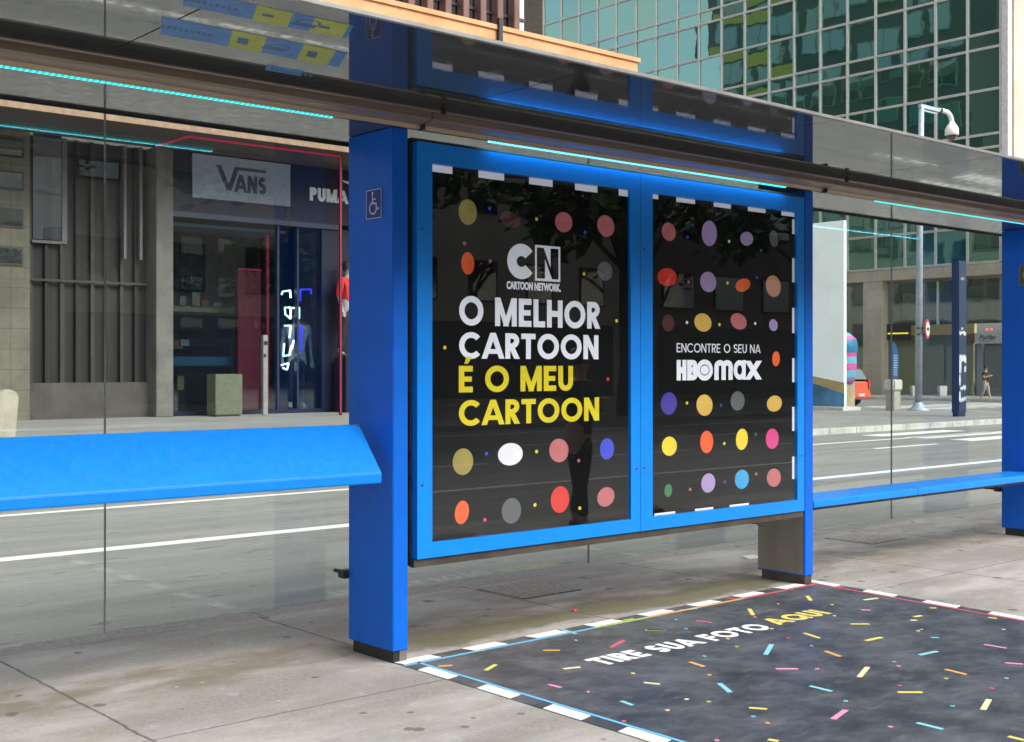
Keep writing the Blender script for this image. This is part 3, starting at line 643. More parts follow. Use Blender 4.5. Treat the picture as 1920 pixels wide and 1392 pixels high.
for px, py, L, ang, ci in [(835, 1250, 26, -4, 2), (920, 1253, 22, -30, 4), (900, 1221, 16, 4, 2), (1034, 1221, 32, 0, 2), (1065, 1185, 30, 18, 6), (1178, 1163, 20, -10, 1), (1157, 1209, 28, -28, 3), (1230, 1183, 36, 2, 2), (1187, 1264, 8, 0, 4), (1103, 1299, 6, 0, 5), (1170, 1354, 8, 0, 3), (1080, 1202, 5, 0, 6), (1175, 1320, 22, 20, 6), (1222, 1283, 30, 6, 7), (1040, 1288, 24, 14, 5), (1072, 1254, 32, -6, 7)]:
    b = MB(); CF.append((b, ci)); t = radians(ang); h = L / 2; p0 = on_z(px - cos(t) * h, py - sin(t) * h); p1 = on_z(px + cos(t) * h, py + sin(t) * h)
    dv = Vector((p1[0] - p0[0], p1[1] - p0[1], 0)); Ln = dv.length; dv.normalize(); nv = Vector((-dv.y, dv.x, 0))
    b.prism([(0, -.012), (Ln, -.012), (Ln, .012), (0, .012)], (p0[0], p0[1], .0031), dv, nv, (0, 0, 1), 0, .0014)
for i in range(8):      # the part nearer than the photo's lower edge
    X, Y = random.uniform(4.2, 7.2), random.uniform(1.75, 2.7); b = MB(); CF.append((b, random.randrange(8))); t = random.random() * pi
    b.prism([(-.08, -.02), (.08, -.02), (.08, .02), (-.08, .02)], (X, Y, .0031), (cos(t), sin(t), 0), (-sin(t), cos(t), 0), (0, 0, 1), 0, .0014)
for b, ci in CF: b.build('confetti_piece', MP[ci], fm)

# covers and litter on the platform
COVM = stone('cover_concrete', (.17, .155, .13), (.33, .305, .27), 30)
for (ca, lab) in (((5.9, 6.64), 'square rough inspection cover under the poster case'), ((10.0, 6.56), 'square rough inspection cover under the seat bench')):
    b = MB(); x, y = ca; b.box(x - .27, x + .27, y - .25, y + .25, .001, .006)
    c = thing('inspection_cover', (x, y, 0), lab, 'inspection cover', 'inspection covers in the platform'); b.build('cover_plate', COVM, c)
    b = MB()
    for q in ((x - .278, x + .278, y - .258, y - .2505), (x - .278, x + .278, y + .2505, y + .258), (x - .278, x - .2705, y - .2505, y + .2505), (x + .2705, x + .278, y - .2505, y + .2505)): b.box(q[0], q[1], q[2], q[3], .0, .004)
    b.build('cover_rim', mat('rim_worn', (.15, .13, .11), .7, var=.4, scale=20), c)
X, Y = on_z(1077, 1147)
b = MB(); b.lathe([(.0001, .014), (.014, .014), (.018, .011), (.019, .0)], (X, Y, 0), 12); tag(b.build('bottle_cap', mat('cap_red', (.55, .03, .03), .4), None, loc=(X, Y, 0)), 'small red bottle cap lying on the dirty platform', 'bottle cap')
X, Y = on_z(1410, 1046)
b = MB(); b.idx([(X - .09, Y - .05, .001), (X + .06, Y - .06, .001), (X + .09, Y + .05, .008), (X - .06, Y + .06, .012), (X - .09, Y - .05, .003), (X + .06, Y - .06, .003), (X + .09, Y + .05, .010), (X - .06, Y + .06, .014)], [(4, 5, 6, 7), (3, 2, 1, 0), (0, 1, 5, 4), (1, 2, 6, 5), (2, 3, 7, 6), (3, 0, 4, 7)])
tag(b.build('paper_scrap', mat('paper', (.66, .64, .6), .7), None, loc=(X, Y, 0)), 'pale scrap of paper beside the steel foot of the middle pillar', 'litter')

# ================================================================== PEOPLE
def skin_mesh(name, verts, edges, radii, m, parent, smooth_levels=2, root=0):
    me = bpy.data.meshes.new(name); me.from_pydata(verts, edges, [])
    o = bpy.data.objects.new(name, me); COL.objects.link(o)
    o.modifiers.new('skin', 'SKIN'); sub = o.modifiers.new('sub', 'SUBSURF'); sub.levels = sub.render_levels = smooth_levels
    for i, r in enumerate(radii):
        sv_ = me.skin_vertices[0].data[i]; sv_.radius = (r, r) if not isinstance(r, tuple) else r; sv_.use_root = (i == root)
    dg = bpy.context.evaluated_depsgraph_get(); dg.update()
    nm = bpy.data.meshes.new_from_object(o.evaluated_get(dg)); nm.name = name
    bpy.data.objects.remove(o); bpy.data.meshes.remove(me)
    nm.materials.clear(); nm.materials.append(m)
    for p in nm.polygons: p.use_smooth = True
    ob = bpy.data.objects.new(name, nm); COL.objects.link(ob); ob.parent = parent; return ob
SKIN = mat('skin', (.50, .28, .19), .5, var=.06); HAIR = mat('hair_dark', (.015, .012, .01), .6)
def person(loc, rz, label, top, legs, shoes, arms='down', shorts=False, sleeves=.35, h=1.72, group=None, stride=.10, skin=None):
    skin = skin or SKIN
    r = thing('person', loc, label, 'person', group); r.rotation_euler = (0, 0, rz); k = h / 1.72
    V = lambda *a: tuple(x * k for x in a)
    if arms == 'down': sh_, el, wr, ha = (.19, 0, 1.40), (.24, .02, 1.12), (.25, -.05, .88), (.25, -.08, .79)
    elif arms == 'phone': sh_, el, wr, ha = (.19, 0, 1.40), (.25, -.04, 1.13), (.10, -.22, 1.24), (.05, -.27, 1.29)
    else: sh_, el, wr, ha = (.19, 0, 1.40), (.30, .02, 1.17), (.13, -.17, 1.27), (.05, -.20, 1.31)
    lk, la, lt = (.10, -stride * .5, .49), (.105, -stride, .09), (.12, -stride - .15, .04)
    rk, ra, rt = (-.10, stride * .2, .49), (-.105, stride * 1.1, .10), (-.12, stride * 1.1 - .14, .04)
    vs = [(0, 0, .95), (0, .01, 1.12), (0, .01, 1.30), (0, 0, 1.44), (0, -.01, 1.52), (0, -.02, 1.59), (0, -.015, 1.66)]
    rad = [.13, .115, .135, .085, .05, .078, .076]
    es = [(i, i + 1) for i in range(6)]
    def chain(start, pts, rr):
        a = start
        for p, q in zip(pts, rr): vs.append(p); rad.append(q); es.append((a, len(vs) - 1)); a = len(vs) - 1
        return a
    mir = lambda p: (-p[0], p[1], p[2])
    for m_ in (lambda p: p, mir):
        hnd = chain(2, [m_(sh_), m_(el), m_(wr), m_(ha)], [.058, .044, .031, .034])
        hx, hy, hz = m_(ha); s_ = 1 if hx > 0 else -1
        for f in range(4): chain(hnd, [(hx + (f - 1.5) * .017, hy - .03, hz - .035), (hx + (f - 1.5) * .018, hy - .045, hz - (.075 if f in (1, 2) else .062))], [.010, .008])
        chain(hnd, [(hx - s_ * .035, hy - .02, hz - .01), (hx - s_ * .045, hy - .045, hz - .03)], [.011, .009])
    chain(0, [(.09, 0, .88), lk, la, lt], [.10, .062, .042, .036]); chain(0, [(-.09, 0, .88), rk, ra, rt], [.10, .062, .042, .036])
    body = skin_mesh('body', [V(*p) for p in vs], es, [q * k for q in rad], skin, r)
    # face: nose, mouth, eyes, ears
    b = MB(); c0 = Vector(loc)
    def loc_(x, y, z): return c0 + Vector(V(x, y, z))
    fm_ = skin; b.lathe([(.0001, .03 * k), (.011 * k, .012 * k), (.014 * k, 0)], loc_(0, -.088, 1.60), 8, (0, -1, -.25)); b.build('nose', fm_, r)
    for sx in (-1, 1):
        b = MB(); b.lathe([(.0001, .008 * k), (.009 * k, .003 * k), (.010 * k, 0)], loc_(sx * .032, -.091, 1.625), 8, (0, -1, 0)); b.build('eye', HAIR, r)
        b = MB(); b.lathe([(.0001, .012 * k), (.018 * k, .008 * k), (.022 * k, 0)], loc_(sx * .074, -.01, 1.605), 10, (sx, -.2, 0)); b.build('ear', fm_, r)
    b = MB(); b.lathe([(.0001, .006 * k), (.02 * k, .002 * k), (.022 * k, 0)], loc_(0, -.085, 1.562), 8, (0, -1, 0)); b.build('mouth', mat('lips', (.30, .10, .08), .5), r)
    b = MB(); prof = [(.098, -.075), (.102, -.02), (.098, .03), (.078, .07), (.045, .095), (.0001, .10)]
    b.lathe([(a * k, c * k) for a, c in prof], loc_(0, .004, 1.665), 18, (0, .22, 1)); b.build('hair', HAIR, r)
    # clothes: looser skins over the same joints
    sl = Vector(sh_).lerp(Vector(el), 1.0); sl2 = tuple(Vector(el).lerp(Vector(wr), max(0, sleeves - .5) * 1.6)) if sleeves > .5 else tuple(Vector(sh_).lerp(Vector(el), sleeves * 1.6))
    tv = [(0, 0, .90), (0, .01, 1.10), (0, .01, 1.30), (0, 0, 1.42)]; tr = [.155, .135, .155, .085]; te = [(0, 1), (1, 2), (2, 3)]
    for m_ in (lambda p: p, mir):
        pts_ = [m_(sh_)] + ([m_(el)] if sleeves > .5 else []) + [m_(sl2)]
        a = 2
        for i, p in enumerate(pts_): tv.append(p); tr.append([.074, .062, .05][i] if len(pts_) == 3 else [.076, .068][i]); te.append((a, len(tv) - 1)); a = len(tv) - 1
    skin_mesh('shirt', [V(*p) for p in tv], te, [q * k for q in tr], top, r, root=1)
    f = .78 if shorts else 1.
    tv = [(0, 0, .97), (0, 0, .89)]; tr = [.150, .135]; te = [(0, 1)]
    for hp, kn, an in (((.09, 0, .84), lk, la), ((-.09, 0, .84), rk, ra)):
        an2 = tuple(Vector(kn).lerp(Vector(an), .9 if not shorts else -.02))
        tv.append(hp); tr.append(.112); te.append((1, len(tv) - 1)); a = len(tv) - 1
        if not shorts: tv.append(kn); tr.append(.078); te.append((a, len(tv) - 1)); a = len(tv) - 1
        tv.append(an2); tr.append(.062 if not shorts else .09); te.append((a, len(tv) - 1))
    skin_mesh('shorts' if shorts else 'trousers', [V(*p) for p in tv], te, [q * k for q in tr], legs, r)
    for an, to in ((la, lt), (ra, rt)):
        skin_mesh('shoe', [V(an[0], an[1] + .05, .045), V(an[0], an[1], .05), V(to[0], to[1], .035), V(to[0], to[1] - .04, .03)], [(0, 1), (1, 2), (2, 3)], [.042 * k, .05 * k, .042 * k, .03 * k], shoes, r)
    return r
CB, CD, CG = mat('cloth_black', (.018, .018, .022), .85), mat('cloth_dark', (.035, .035, .05), .85), mat('cloth_grey', (.28, .30, .33), .85)
CW, CR = mat('cloth_white', (.62, .62, .63), .85), mat('cloth_red', (.55, .03, .03), .8)
SHO, SHW = mat('shoe_dark', (.03, .03, .03), .6), mat('shoe_pink', (.5, .33, .30), .6)

# ================================================================== STORE BUILDING ACROSS THE AVENUE (front on y = 37)
st = thing('store_building', (14, 37, 0), 'long store building with terracotta parapet, brown fins and a dark sportswear shop front', 'building')
BEIGE = stone('stone_beige', (.10, .094, .073), (.155, .145, .115), .8, [(2, .6), (0, 1.2)])  # stone, column, cladding and plinth colours darkened to stand for tree shade
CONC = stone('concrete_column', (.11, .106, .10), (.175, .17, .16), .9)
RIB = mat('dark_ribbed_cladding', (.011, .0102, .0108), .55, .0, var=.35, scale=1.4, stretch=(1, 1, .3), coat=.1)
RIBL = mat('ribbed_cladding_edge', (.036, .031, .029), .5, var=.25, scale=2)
NAVY = mat('shop_navy', (.004, .007, .028), .45, var=.15)
PALEW = stone('render_pale', (.40, .39, .36), (.50, .49, .46), .5, [(2, 1.5), (0, 3.)])
TERRA = stone('terracotta_band', (.50, .235, .105), (.60, .31, .155), 1.0)
FIN = mat('fin_brown', (.115, .055, .042), .5, var=.15, scale=1.5)
DGL = mirror_glass_mat('dark_window_glass', (.75, .85, .85), (.015, .02, .022), .35, .1)
SGL = glass_mat('shop_glass', (.72, .80, .84), .08, .04)
GROUT = mat('shadow_gap', (.03, .03, .03), .7)
def part(name, m, par, *boxes, bevel=0):
    b = MB()
    for q in boxes: b.box(*q)
    return b.build(name, m, par, bevel=bevel)
part('wall', PALEW, st, (-40, 39, 37.0, 72, 9.3, 14.0), (-40, 13.2, 37.4, 72, 0, 9.299), (24.7, 39, 37.02, 72, 0, 9.299), (13.201, 17.6, 37.8, 72, 0, 9.299), (17.601, 24.699, 41.2, 72, 0, 9.299))
part('upper_wall', mat('upper_wall_dark', (.05, .045, .045), .6), st, (-40, 33.5, 38.0, 46, 14.0, 37), (-40, 39, 46.001, 72, 14.0, 37))
part('roof', GREYTRIM, st, (-40.3, 39.3, 37.0, 72.3, 37.001, 37.6))
pb = part('parapet', TERRA, st, (-40, 38.85, 36.7, 37.4, 12.2, 14.62)); part('parapet_cap', TERRA, pb, (-40, 38.95, 36.62, 37.5, 14.623, 14.80))
for x in (31.0, 22.2, 13.4): part('downpipe', BLACK, st, (x - .09, x + .09, 36.5, 36.66, 12.0, 15.05))
part('upper_window', mirror_glass_mat('upper_window_glass', (.8, .88, .9), (.03, .035, .035), .55, .12), st, (-40, 33.4, 37.9, 37.98, 14.85, 36.5))
part('window_bars', mat('bar_dark', (.03, .03, .035), .4), st, *[(33.3 - .435 - .87 * i, 33.3 - .36 - .87 * i, 37.82, 37.89, 14.85, 36.5) for i in range(40)], *[(-40, 33.4, 37.82, 37.885, z, z + .12) for z in (15.6, 17.6, 20.9, 24.1)])
for i in range(24):
    x = 32.63 - .87 * i; part('fin', FIN, st, (x - .13, x + .17, 37.45, 37.86, 14.81, 36.9), bevel=.02)
# stone part with small windows (far left)
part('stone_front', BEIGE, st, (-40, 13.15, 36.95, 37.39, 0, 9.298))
for x in (-8, -4.5, -1, 2.5, 6.0, 9.5):
    for z in (2.2, 5.3):
        w = part('window', mat('frame_dark', (.03, .03, .03), .5), st, (x, x + 1.5, 36.9, 36.945, z, z + 1.6)); part('pane', DGL, w, (x + .08, x + 1.42, 36.88, 36.895, z + .08, z + 1.52))
for z in (4.55, 5.65, 6.75, 7.7):
    w = part('window', mat('frame_dark', (.03, .03, .03), .5), st, (12.15, 12.95, 36.9, 36.945, z, z + .55)); part('pane', DGL, w, (12.2, 12.9, 36.885, 36.895, z + .06, z + .49))
# ribbed dark cladding
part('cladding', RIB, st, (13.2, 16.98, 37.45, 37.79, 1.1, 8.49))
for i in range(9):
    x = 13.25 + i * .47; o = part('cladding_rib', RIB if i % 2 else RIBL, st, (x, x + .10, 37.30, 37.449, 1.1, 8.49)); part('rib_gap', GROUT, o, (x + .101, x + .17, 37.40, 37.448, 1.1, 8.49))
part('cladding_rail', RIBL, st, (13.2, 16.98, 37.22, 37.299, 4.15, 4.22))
part('plinth_wall', stone('plinth_grey', (.055, .048, .046), (.085, .075, .072), 1.5), st, (13.2, 16.98, 37.2, 37.79, 0, 1.099))  # plinth tone has the shop front's shade put into it
part('framed_window', mirror_glass_mat('cladding_window', (.8, .85, .95), (.05, .05, .07), .4, .1), st, (13.35, 14.2, 37.24, 37.29, 5.4, 8.8)); part('window_surround', mat('frame_grey', (.12, .12, .13), .5), st, (14.21, 14.36, 37.2, 37.298, 5.3, 8.48), (13.3, 14.20, 37.2, 37.298, 5.28, 5.37))
for x in (16.1, 16.62): part('conduit', mat('frame_grey', (.12, .12, .13), .5), st, (x, x + .09, 37.1, 37.19, 4.95, 8.48))
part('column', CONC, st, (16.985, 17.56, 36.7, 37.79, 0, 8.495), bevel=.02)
# deep canopy over the pavement
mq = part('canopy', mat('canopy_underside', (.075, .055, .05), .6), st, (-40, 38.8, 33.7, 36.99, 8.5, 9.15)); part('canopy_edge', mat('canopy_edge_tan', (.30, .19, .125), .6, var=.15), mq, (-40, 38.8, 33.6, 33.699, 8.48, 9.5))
# the shop front
part('shop_fascia', NAVY, st, (17.565, 24.69, 36.9, 37.3, 6.55, 8.49)); part('fascia_lower_edge', mat('navy_grey', (.05, .065, .11), .5), st, (17.57, 23.9, 36.86, 37.25, 6.38, 6.545))
LB = mat('sign_pale', (.14, .165, .21), .45, emit=(.5, .58, .7), es=.05)
sg = part('shop_sign', LB, st, (18.29, 21.88, 36.84, 36.895, 7.03, 8.45))
SIGNINK = mat('sign_ink', (.045, .065, .11), .5); SW = mat('sign_white', (.62, .64, .68), .5, emit=(.6, .65, .75), es=.05)
b = MB(); o = (19.17, 36.839, 7.36); D3 = ((1, 0, 0), (0, 0, 1), (0, -1, 0))
for k_, q in enumerate(seg(.04, .80, .40, 0, .16, .8) + seg(.72, .86, .40, 0, .16, .8) + [[(.0, .70), (.16, .70), (.14, .80), (.0, .80)], [(.60, .70), (1.78, .70), (1.78, .80), (.64, .80)]]): b.prism(q, o, *D3, 0, .004 + .0006 * k_)
lettering(b, 'ANS', (o[0] + .62, o[1], o[2] - .02), *D3, 1.16, .58, .25, .07, d=.004); b.build('sign_lettering', SIGNINK, sg)
b = MB(); lettering(b, 'PUMA', (22.68, 36.899, 7.32), *D3, 1.55, .46, .27, .07, d=.004)
b.prism([(0, .12), (.25, .10), (.55, -.10), (.95, -.25), (1.0, -.42), (.62, -.28), (.42, -.14), (.3, .0), (.06, .06)], (24.0, 36.899, 8.02), *D3, 0, .004); b.build('shop_lettering', SW, st)
NEON = mat('neon_red', (.3, .02, .06), .5, emit=(.75, .03, .12), es=.15)
for q in ((16.9, 22.3, 34.36, 34.42, 8.44, 8.495), (16.9, 16.95, 34.42, 36.6, 8.44, 8.495)): part('neon_tube', NEON, st, q)
pp_ = part('portal_post', NAVY, st, (22.31, 22.35, 34.36, 34.5, .0, 8.495)); part('neon_tube', NEON, pp_, (22.27, 22.305, 34.34, 34.38, .05, 8.43))
part('shop_frame', NAVY, st, (23.2, 24.69, 36.95, 37.3, 0, 6.379), (17.565, 23.2, 36.95, 37.2, 0, .14))
part('shop_window', SGL, st, (17.57, 21.9, 37.02, 37.05, .141, 6.378), (22.3, 23.19, 37.02, 37.05, .141, 6.378))
part('door_mullion', mat('frame_navy', (.02, .03, .05), .35), st, (21.45, 21.53, 36.97, 37.15, .141, 6.378), (22.22, 22.29, 36.97, 37.15, .141, 6.378))
part('shop_interior', mat('interior_navy', (.016, .028, .055), .6), st, (17.57, 24.68, 41.0, 41.19, 0, 6.9), (17.57, 24.68, 37.3, 41.0, 6.6, 6.9), (17.565, 17.7, 37.2, 41, .0, 6.59))
part('shop_floor', mat('shop_floor', (.12, .12, .13), .3), st, (17.71, 24.68, 37.06, 41.0, .001, .02))
part('pale_soffit', mat('interior_pale', (.22, .27, .32), .5), st, (17.75, 22.0, 37.35, 39.2, 6.15, 6.25))
part('red_wall', mat('interior_red', (.24, .012, .035), .5), st, (20.47, 21.35, 37.9, 38.1, .15, 4.85)); part('pink_light', NEON, st, (21.36, 21.44, 37.5, 37.58, .15, 6.1), (20.47, 21.35, 37.86, 37.89, 4.86, 4.93))
part('rack', mat('rack_ochre', (.25, .22, .12), .5), st, (17.72, 21.0, 39.0, 39.1, 3.45, 3.65), (17.72, 19.0, 39.0, 39.1, 2.2, 2.28))
rs_ = random.Random(5)
for z0_ in (3.655, 2.285, .8):
    xx = 17.8
    while xx < (20.2 if z0_ > 3 else 18.9):
        w_ = rs_.uniform(.2, .34); part('shoe_box', mat('shoe_box_' + ('grey', 'red', 'blue', 'tan')[int(xx * 7) % 4], [(.20, .20, .21), (.20, .04, .03), (.05, .07, .12), (.22, .17, .10)][int(xx * 7) % 4], .6), st, (xx, xx + w_, 38.92, 39.08, z0_, z0_ + rs_.uniform(.14, .5))); xx += w_ + rs_.uniform(.05, .25)
part('counter', mat('counter_teal', (.02, .09, .17), .5), st, (17.72, 21.9, 38.4, 38.6, 1.62, 1.92)); part('counter_card', PWHITE, st, (18.0, 18.35, 38.37, 38.39, 1.66, 1.9))
NW = mat('neon_white', (.5, .6, .6), .5, emit=(.75, .95, 1.), es=1.8); NB = mat('neon_blue', (.02, .02, .5), .5, emit=(.04, .03, .95), es=1.6)
b = MB()
def npx(path):
    for (xa, ya), (xb, yb) in zip(path[:-1], path[1:]):
        pa_, pb_ = on_y(xa, ya, 37.4), on_y(xb, yb, 37.4); b.tube([(pa_[0], 37.4, pa_[1]), (pb_[0], 37.4, pb_[1])], .032, 6)
for pth in ([(528, 553), (530, 547), (544, 545), (545, 559)], [(545, 598), (535, 590), (534, 577), (545, 577), (545, 598)], [(548, 578), (561, 577), (561, 598)], [(533, 611), (545, 611), (543, 634)], [(533, 644), (531, 668), (543, 666), (546, 648)], [(551, 638), (547, 655)], [(527, 685), (541, 681), (538, 694), (530, 690)]): npx(pth)
b.build('neon_scrawl', NW, st)
b = MB()
for pth in ([(563, 565), (563, 543), (583, 543), (583, 552)], [(564, 610), (556, 650)], [(566, 612), (563, 660)]):
    npx(pth)
b.build('neon_scrawl_blue', NB, st)
# side of the building along the side street (seen in the glass tower opposite)
YSP = mat('spandrel_yellow', (.36, .29, .04), .5)
for k_ in range(10):
    z = 3.2 + 3.3 * k_
    for j in range(10):
        y = 38.5 + 3.3 * j
        if y < 46.2 and z > 10: continue
        w = part('side_window', mat('side_frame', (.16, .17, .17), .5), st, (39.01, 39.06, y, y + 2.7, z, z + 1.9)); part('pane', DGL, w, (39.065, 39.075, y + .1, y + 1.3, z + .1, z + 1.8), (39.065, 39.075, y + 1.4, y + 2.6, z + .1, z + 1.8))
    part('side_spandrel', YSP, st, (39.01, 39.05, 63.5, 71.8, z - 1.2, z - .2))
# shop dummies
dm = mat('dummy_grey', (.28, .29, .30), .4)
person((22.75, 37.9, .02), radians(-20), 'shop window dummy in a long pale grey shirt beside the blue neon', CG, NAVY, SHO, 'down', h=3.6, sleeves=.35, stride=.02, skin=dm)
rd = person((23.91, 36.4, 1.9), radians(20), 'shop dummy in a red top on a dark plinth beside the left pillar', CR, CB, SHO, 'down', h=3.3, sleeves=.6, skin=dm)
b = MB(); b.box(23.91 - .35, 23.91 + .35, 36.0, 36.75, 0, 1.9); tag(b.build('display_plinth', NAVY, None, loc=(23.91, 36.4, 0), bevel=.02), 'dark navy plinth under the red topped shop dummy', 'plinth')
# things on the far pavement
b = MB(); b.box(18.5, 19.45, 35.7, 36.3, .05, 1.35); b.box(18.55, 19.4, 35.75, 36.25, 0, .049); tag(b.build('display_box', mat('box_lime_grey', (.12, .13, .09), .5), None, loc=(19, 36, 0), bevel=.02), 'pale lime box standing in front of the shop window', 'box')
sp = thing('sign_post', (20.4, 36, 0), 'slim grey post with two small dark plates in front of the shop', 'post')
b = MB(); b.box(20.33, 20.50, 35.93, 36.07, 0, 2.62); b.build('post', mat('post_grey', (.24, .25, .27), .5), sp, bevel=.01)
b = MB(); b.box(20.35, 20.48, 35.915, 35.929, 2.3, 2.42); b.box(20.35, 20.42, 35.915, 35.929, 1.9, 2.0); b.build('plate', BLACK, sp)
bo = MB(); bo.prism([(0, 0), (.34, 0), (.42, 1.0), (.30, 1.12), (.10, 1.12), (0, 1.0)], (8.62, 26.0, 0), (1, 0, 0), (0, 0, 1), (0, 1, 0), 0, .35); tag(bo.build('concrete_bollard', stone('bollard_cream', (.34, .31, .24), (.44, .41, .33), 3), None, loc=(8.8, 26.1, 0), bevel=.03), 'cream concrete block bollard at the far left of the pavement', 'bollard')

# ================================================================== GLASS OFFICE TOWER (west face on x = 62)
tw = thing('office_tower', (62, 50, 0), 'green glass office tower with a pale metal grid above a concrete base', 'building')
TX = 62.; MY0, MS, MN = 32.474, 1.876, 20
ZR = [7.12, 9.0, 10.96, 13.18, 13.89, 16.24, 18.46, 19.26, 21.55, 23.8, 24.6, 26.9, 29.1]
TG = [mirror_glass_mat('tower_glass_' + n, t, d, .52, .26) for n, t, d in (('green', (.36, .66, .54), (.012, .075, .055)), ('teal', (.33, .64, .57), (.010, .068, .060)), ('olive', (.38, .63, .48), (.018, .078, .046)))]
ALU = mat('mullion_aluminium', (.70, .68, .65), .4, .1, var=.08)
panes = []
for i in range(MN - 1):
    for j in range(len(ZR) - 1): panes.append((i, j))
def pane_pts(i, j):
    y0, y1 = MY0 + i * MS + .05, MY0 + (i + 1) * MS - .05; z0, z1 = ZR[j] + .05, ZR[j + 1] - .05
    r1, r2 = random.uniform(-.018, .018), random.uniform(-.02, .02)
    return [(TX + .03 + r1 + r2, y1, z0), (TX + .03 - r1 + r2, y0, z0), (TX + .03 - r1 - r2, y0, z1), (TX + .03 + r1 - r2, y1, z1)]
vis = [p for p in panes if ZR[p[1]] < 21.6]
vis.sort(key=lambda p: p[0]); first = set(vis[:98]); rest = MB()
for p in panes:
    m_ = random.choice([0, 0, 1, 1, 2])
    if p in first: b = MB(); b.face(pane_pts(*p)); b.build('window_pane', TG[m_], tw)
    else: rest.m = m_; rest.face(pane_pts(*p))
o = rest.build('window_panes', TG, tw); o['kind'] = 'stuff'
for i in range(MN):
    y = MY0 + i * MS; part('mullion', ALU, tw, (TX - .07, TX + .06, y - .055, y - .012, ZR[0], ZR[-1]), (TX - .07, TX + .06, y + .012, y + .055, ZR[0], ZR[-1]), (TX - .03, TX + .06, y - .0118, y + .0118, ZR[0], ZR[-1]))
for z in ZR:
    part('transom', ALU, tw, (TX - .055, TX + .055, MY0 + .056, MY0 + MS * (MN - 1) - .056, z + .008, z + .06), (TX - .045, TX + .055, MY0 + .056, MY0 + MS * (MN - 1) - .056, z - .06, z - .008))
TC = stone('tower_concrete', (.44, .38, .30), (.56, .49, .40), .7, [(2, 3.2)])
part('corner_trim', mat('trim_white', (.66, .65, .62), .5), tw, (TX - .12, TX + .3, 32.02, 32.38, 6.9, 30))
part('wall', TC, tw, (TX + .301, 110, 31.9, 60, 7.05, 30.2), (TX + 3.5, 110, 60.001, 68.2, 0, 30))
part('core', mat('core_dark', (.02, .025, .025), .8), tw, (TX + .25, TX + .29, 32.4, 68.3, 7.1, 29.2))
part('roof', TC, tw, (TX - .1, 110, 31.9, 90, 30.21, 31))
part('soffit_band', TC, tw, (TX - .02, TX + 2.2, 32.02, 68.2, 6.45, 7.04)); part('ceiling', mat('undercroft', (.2, .19, .17), .7), tw, (TX + .5, TX + 8, 32.1, 68, 6.3, 6.44))
for y in (39.6, 47, 54.4, 61.8): part('column', TC, tw, (TX + .02, TX + 1.1, y, y + 1.22, -.0, 6.44))
LG = mirror_glass_mat('lobby_glass', (.7, .8, .74), (.03, .04, .025), .40, .2); LG2 = mirror_glass_mat('lobby_glass_pale', (.6, .7, .5), (.10, .11, .06), .22, .2)
part('lobby_window', LG, tw, (TX + .62, TX + .66, 33.8, 39.55, 3.9, 6.44)); part('lobby_window', LG, tw, (TX + .62, TX + .66, 40.9, 68, 0, 6.44))
part('lobby_strip', mat('strip_olive', (.30, .26, .07), .4), tw, (TX + .6, TX + .64, 34.3, 39.55, 3.35, 3.89)); part('lobby_window_lower', LG2, tw, (TX + .62, TX + .66, 34.35, 39.55, .02, 3.34))
part('lobby_screen', BLACK, tw, (TX + .5, TX + .58, 38.1, 39.56, 3.1, 4.0)); part('lobby_light', mat('tube_yellow', (.5, .35, .03), .5, emit=(1., .68, .05), es=.6), tw, (TX + .47, TX + .495, 38.2, 39.5, 3.42, 3.5))
part('lobby_frame', ALU, tw, (TX + .55, TX + .7, 39.562, 39.59, 0, 3.3), (TX + .5, TX + .7, 36.4, 36.46, 3.9, 6.4))
ed = part('entrance_door', mirror_glass_mat('door_glass', (.5, .6, .65), (.015, .02, .03), .3, .05), tw, (TX + .58, TX + .61, 32.55, 34.28, 0, 2.8)); part('door_post', mat('post_bluegrey', (.20, .24, .29), .5), ed, (TX + .45, TX + .6, 33.75, 34.05, 0, 2.8))
part('entrance_window', LG, tw, (TX + .60, TX + .64, 32.5, 33.79, 3.9, 6.4))
eb = part('entrance_sign', mat('sign_grey_pale', (.40, .42, .42), .5), tw, (TX + .1, TX + .5, 32.3, 34.0, 2.82, 3.37)); part('entrance_sign_end', mat('sign_maroon', (.10, .03, .05), .5), eb, (TX + .12, TX + .5, 34.003, 34.25, 2.82, 3.36))
font_mesh('entrance_lettering', 'Purifas', .36, mat('ink_dark', (.03, .035, .04), .5), eb, (TX + .099, 33.75, 3.02), (0, -1, 0), (0, 0, 1), (-1, 0, 0), bold=.006, shear=.35, width=.95, ext=.002)
b = MB(); b.tube([(TX + .095, 33.75, 3.0), (TX + .095, 33.5, 2.93), (TX + .095, 33.1, 2.94)], .015, 6); b.build('sign_swoosh', mat('ink_dark', (.03, .035, .04), .5), eb)
b = MB()
for y in (33.05, 33.3): b.lathe([(.0001, .05), (.05, .03), (.06, 0)], (TX + .1, y, 3.55), 10, (-1, 0, 0))
b.build('red_lamp', mat('lamp_red', (.4, .02, .03), .5, emit=(1, .08, .1), es=1.6), tw)

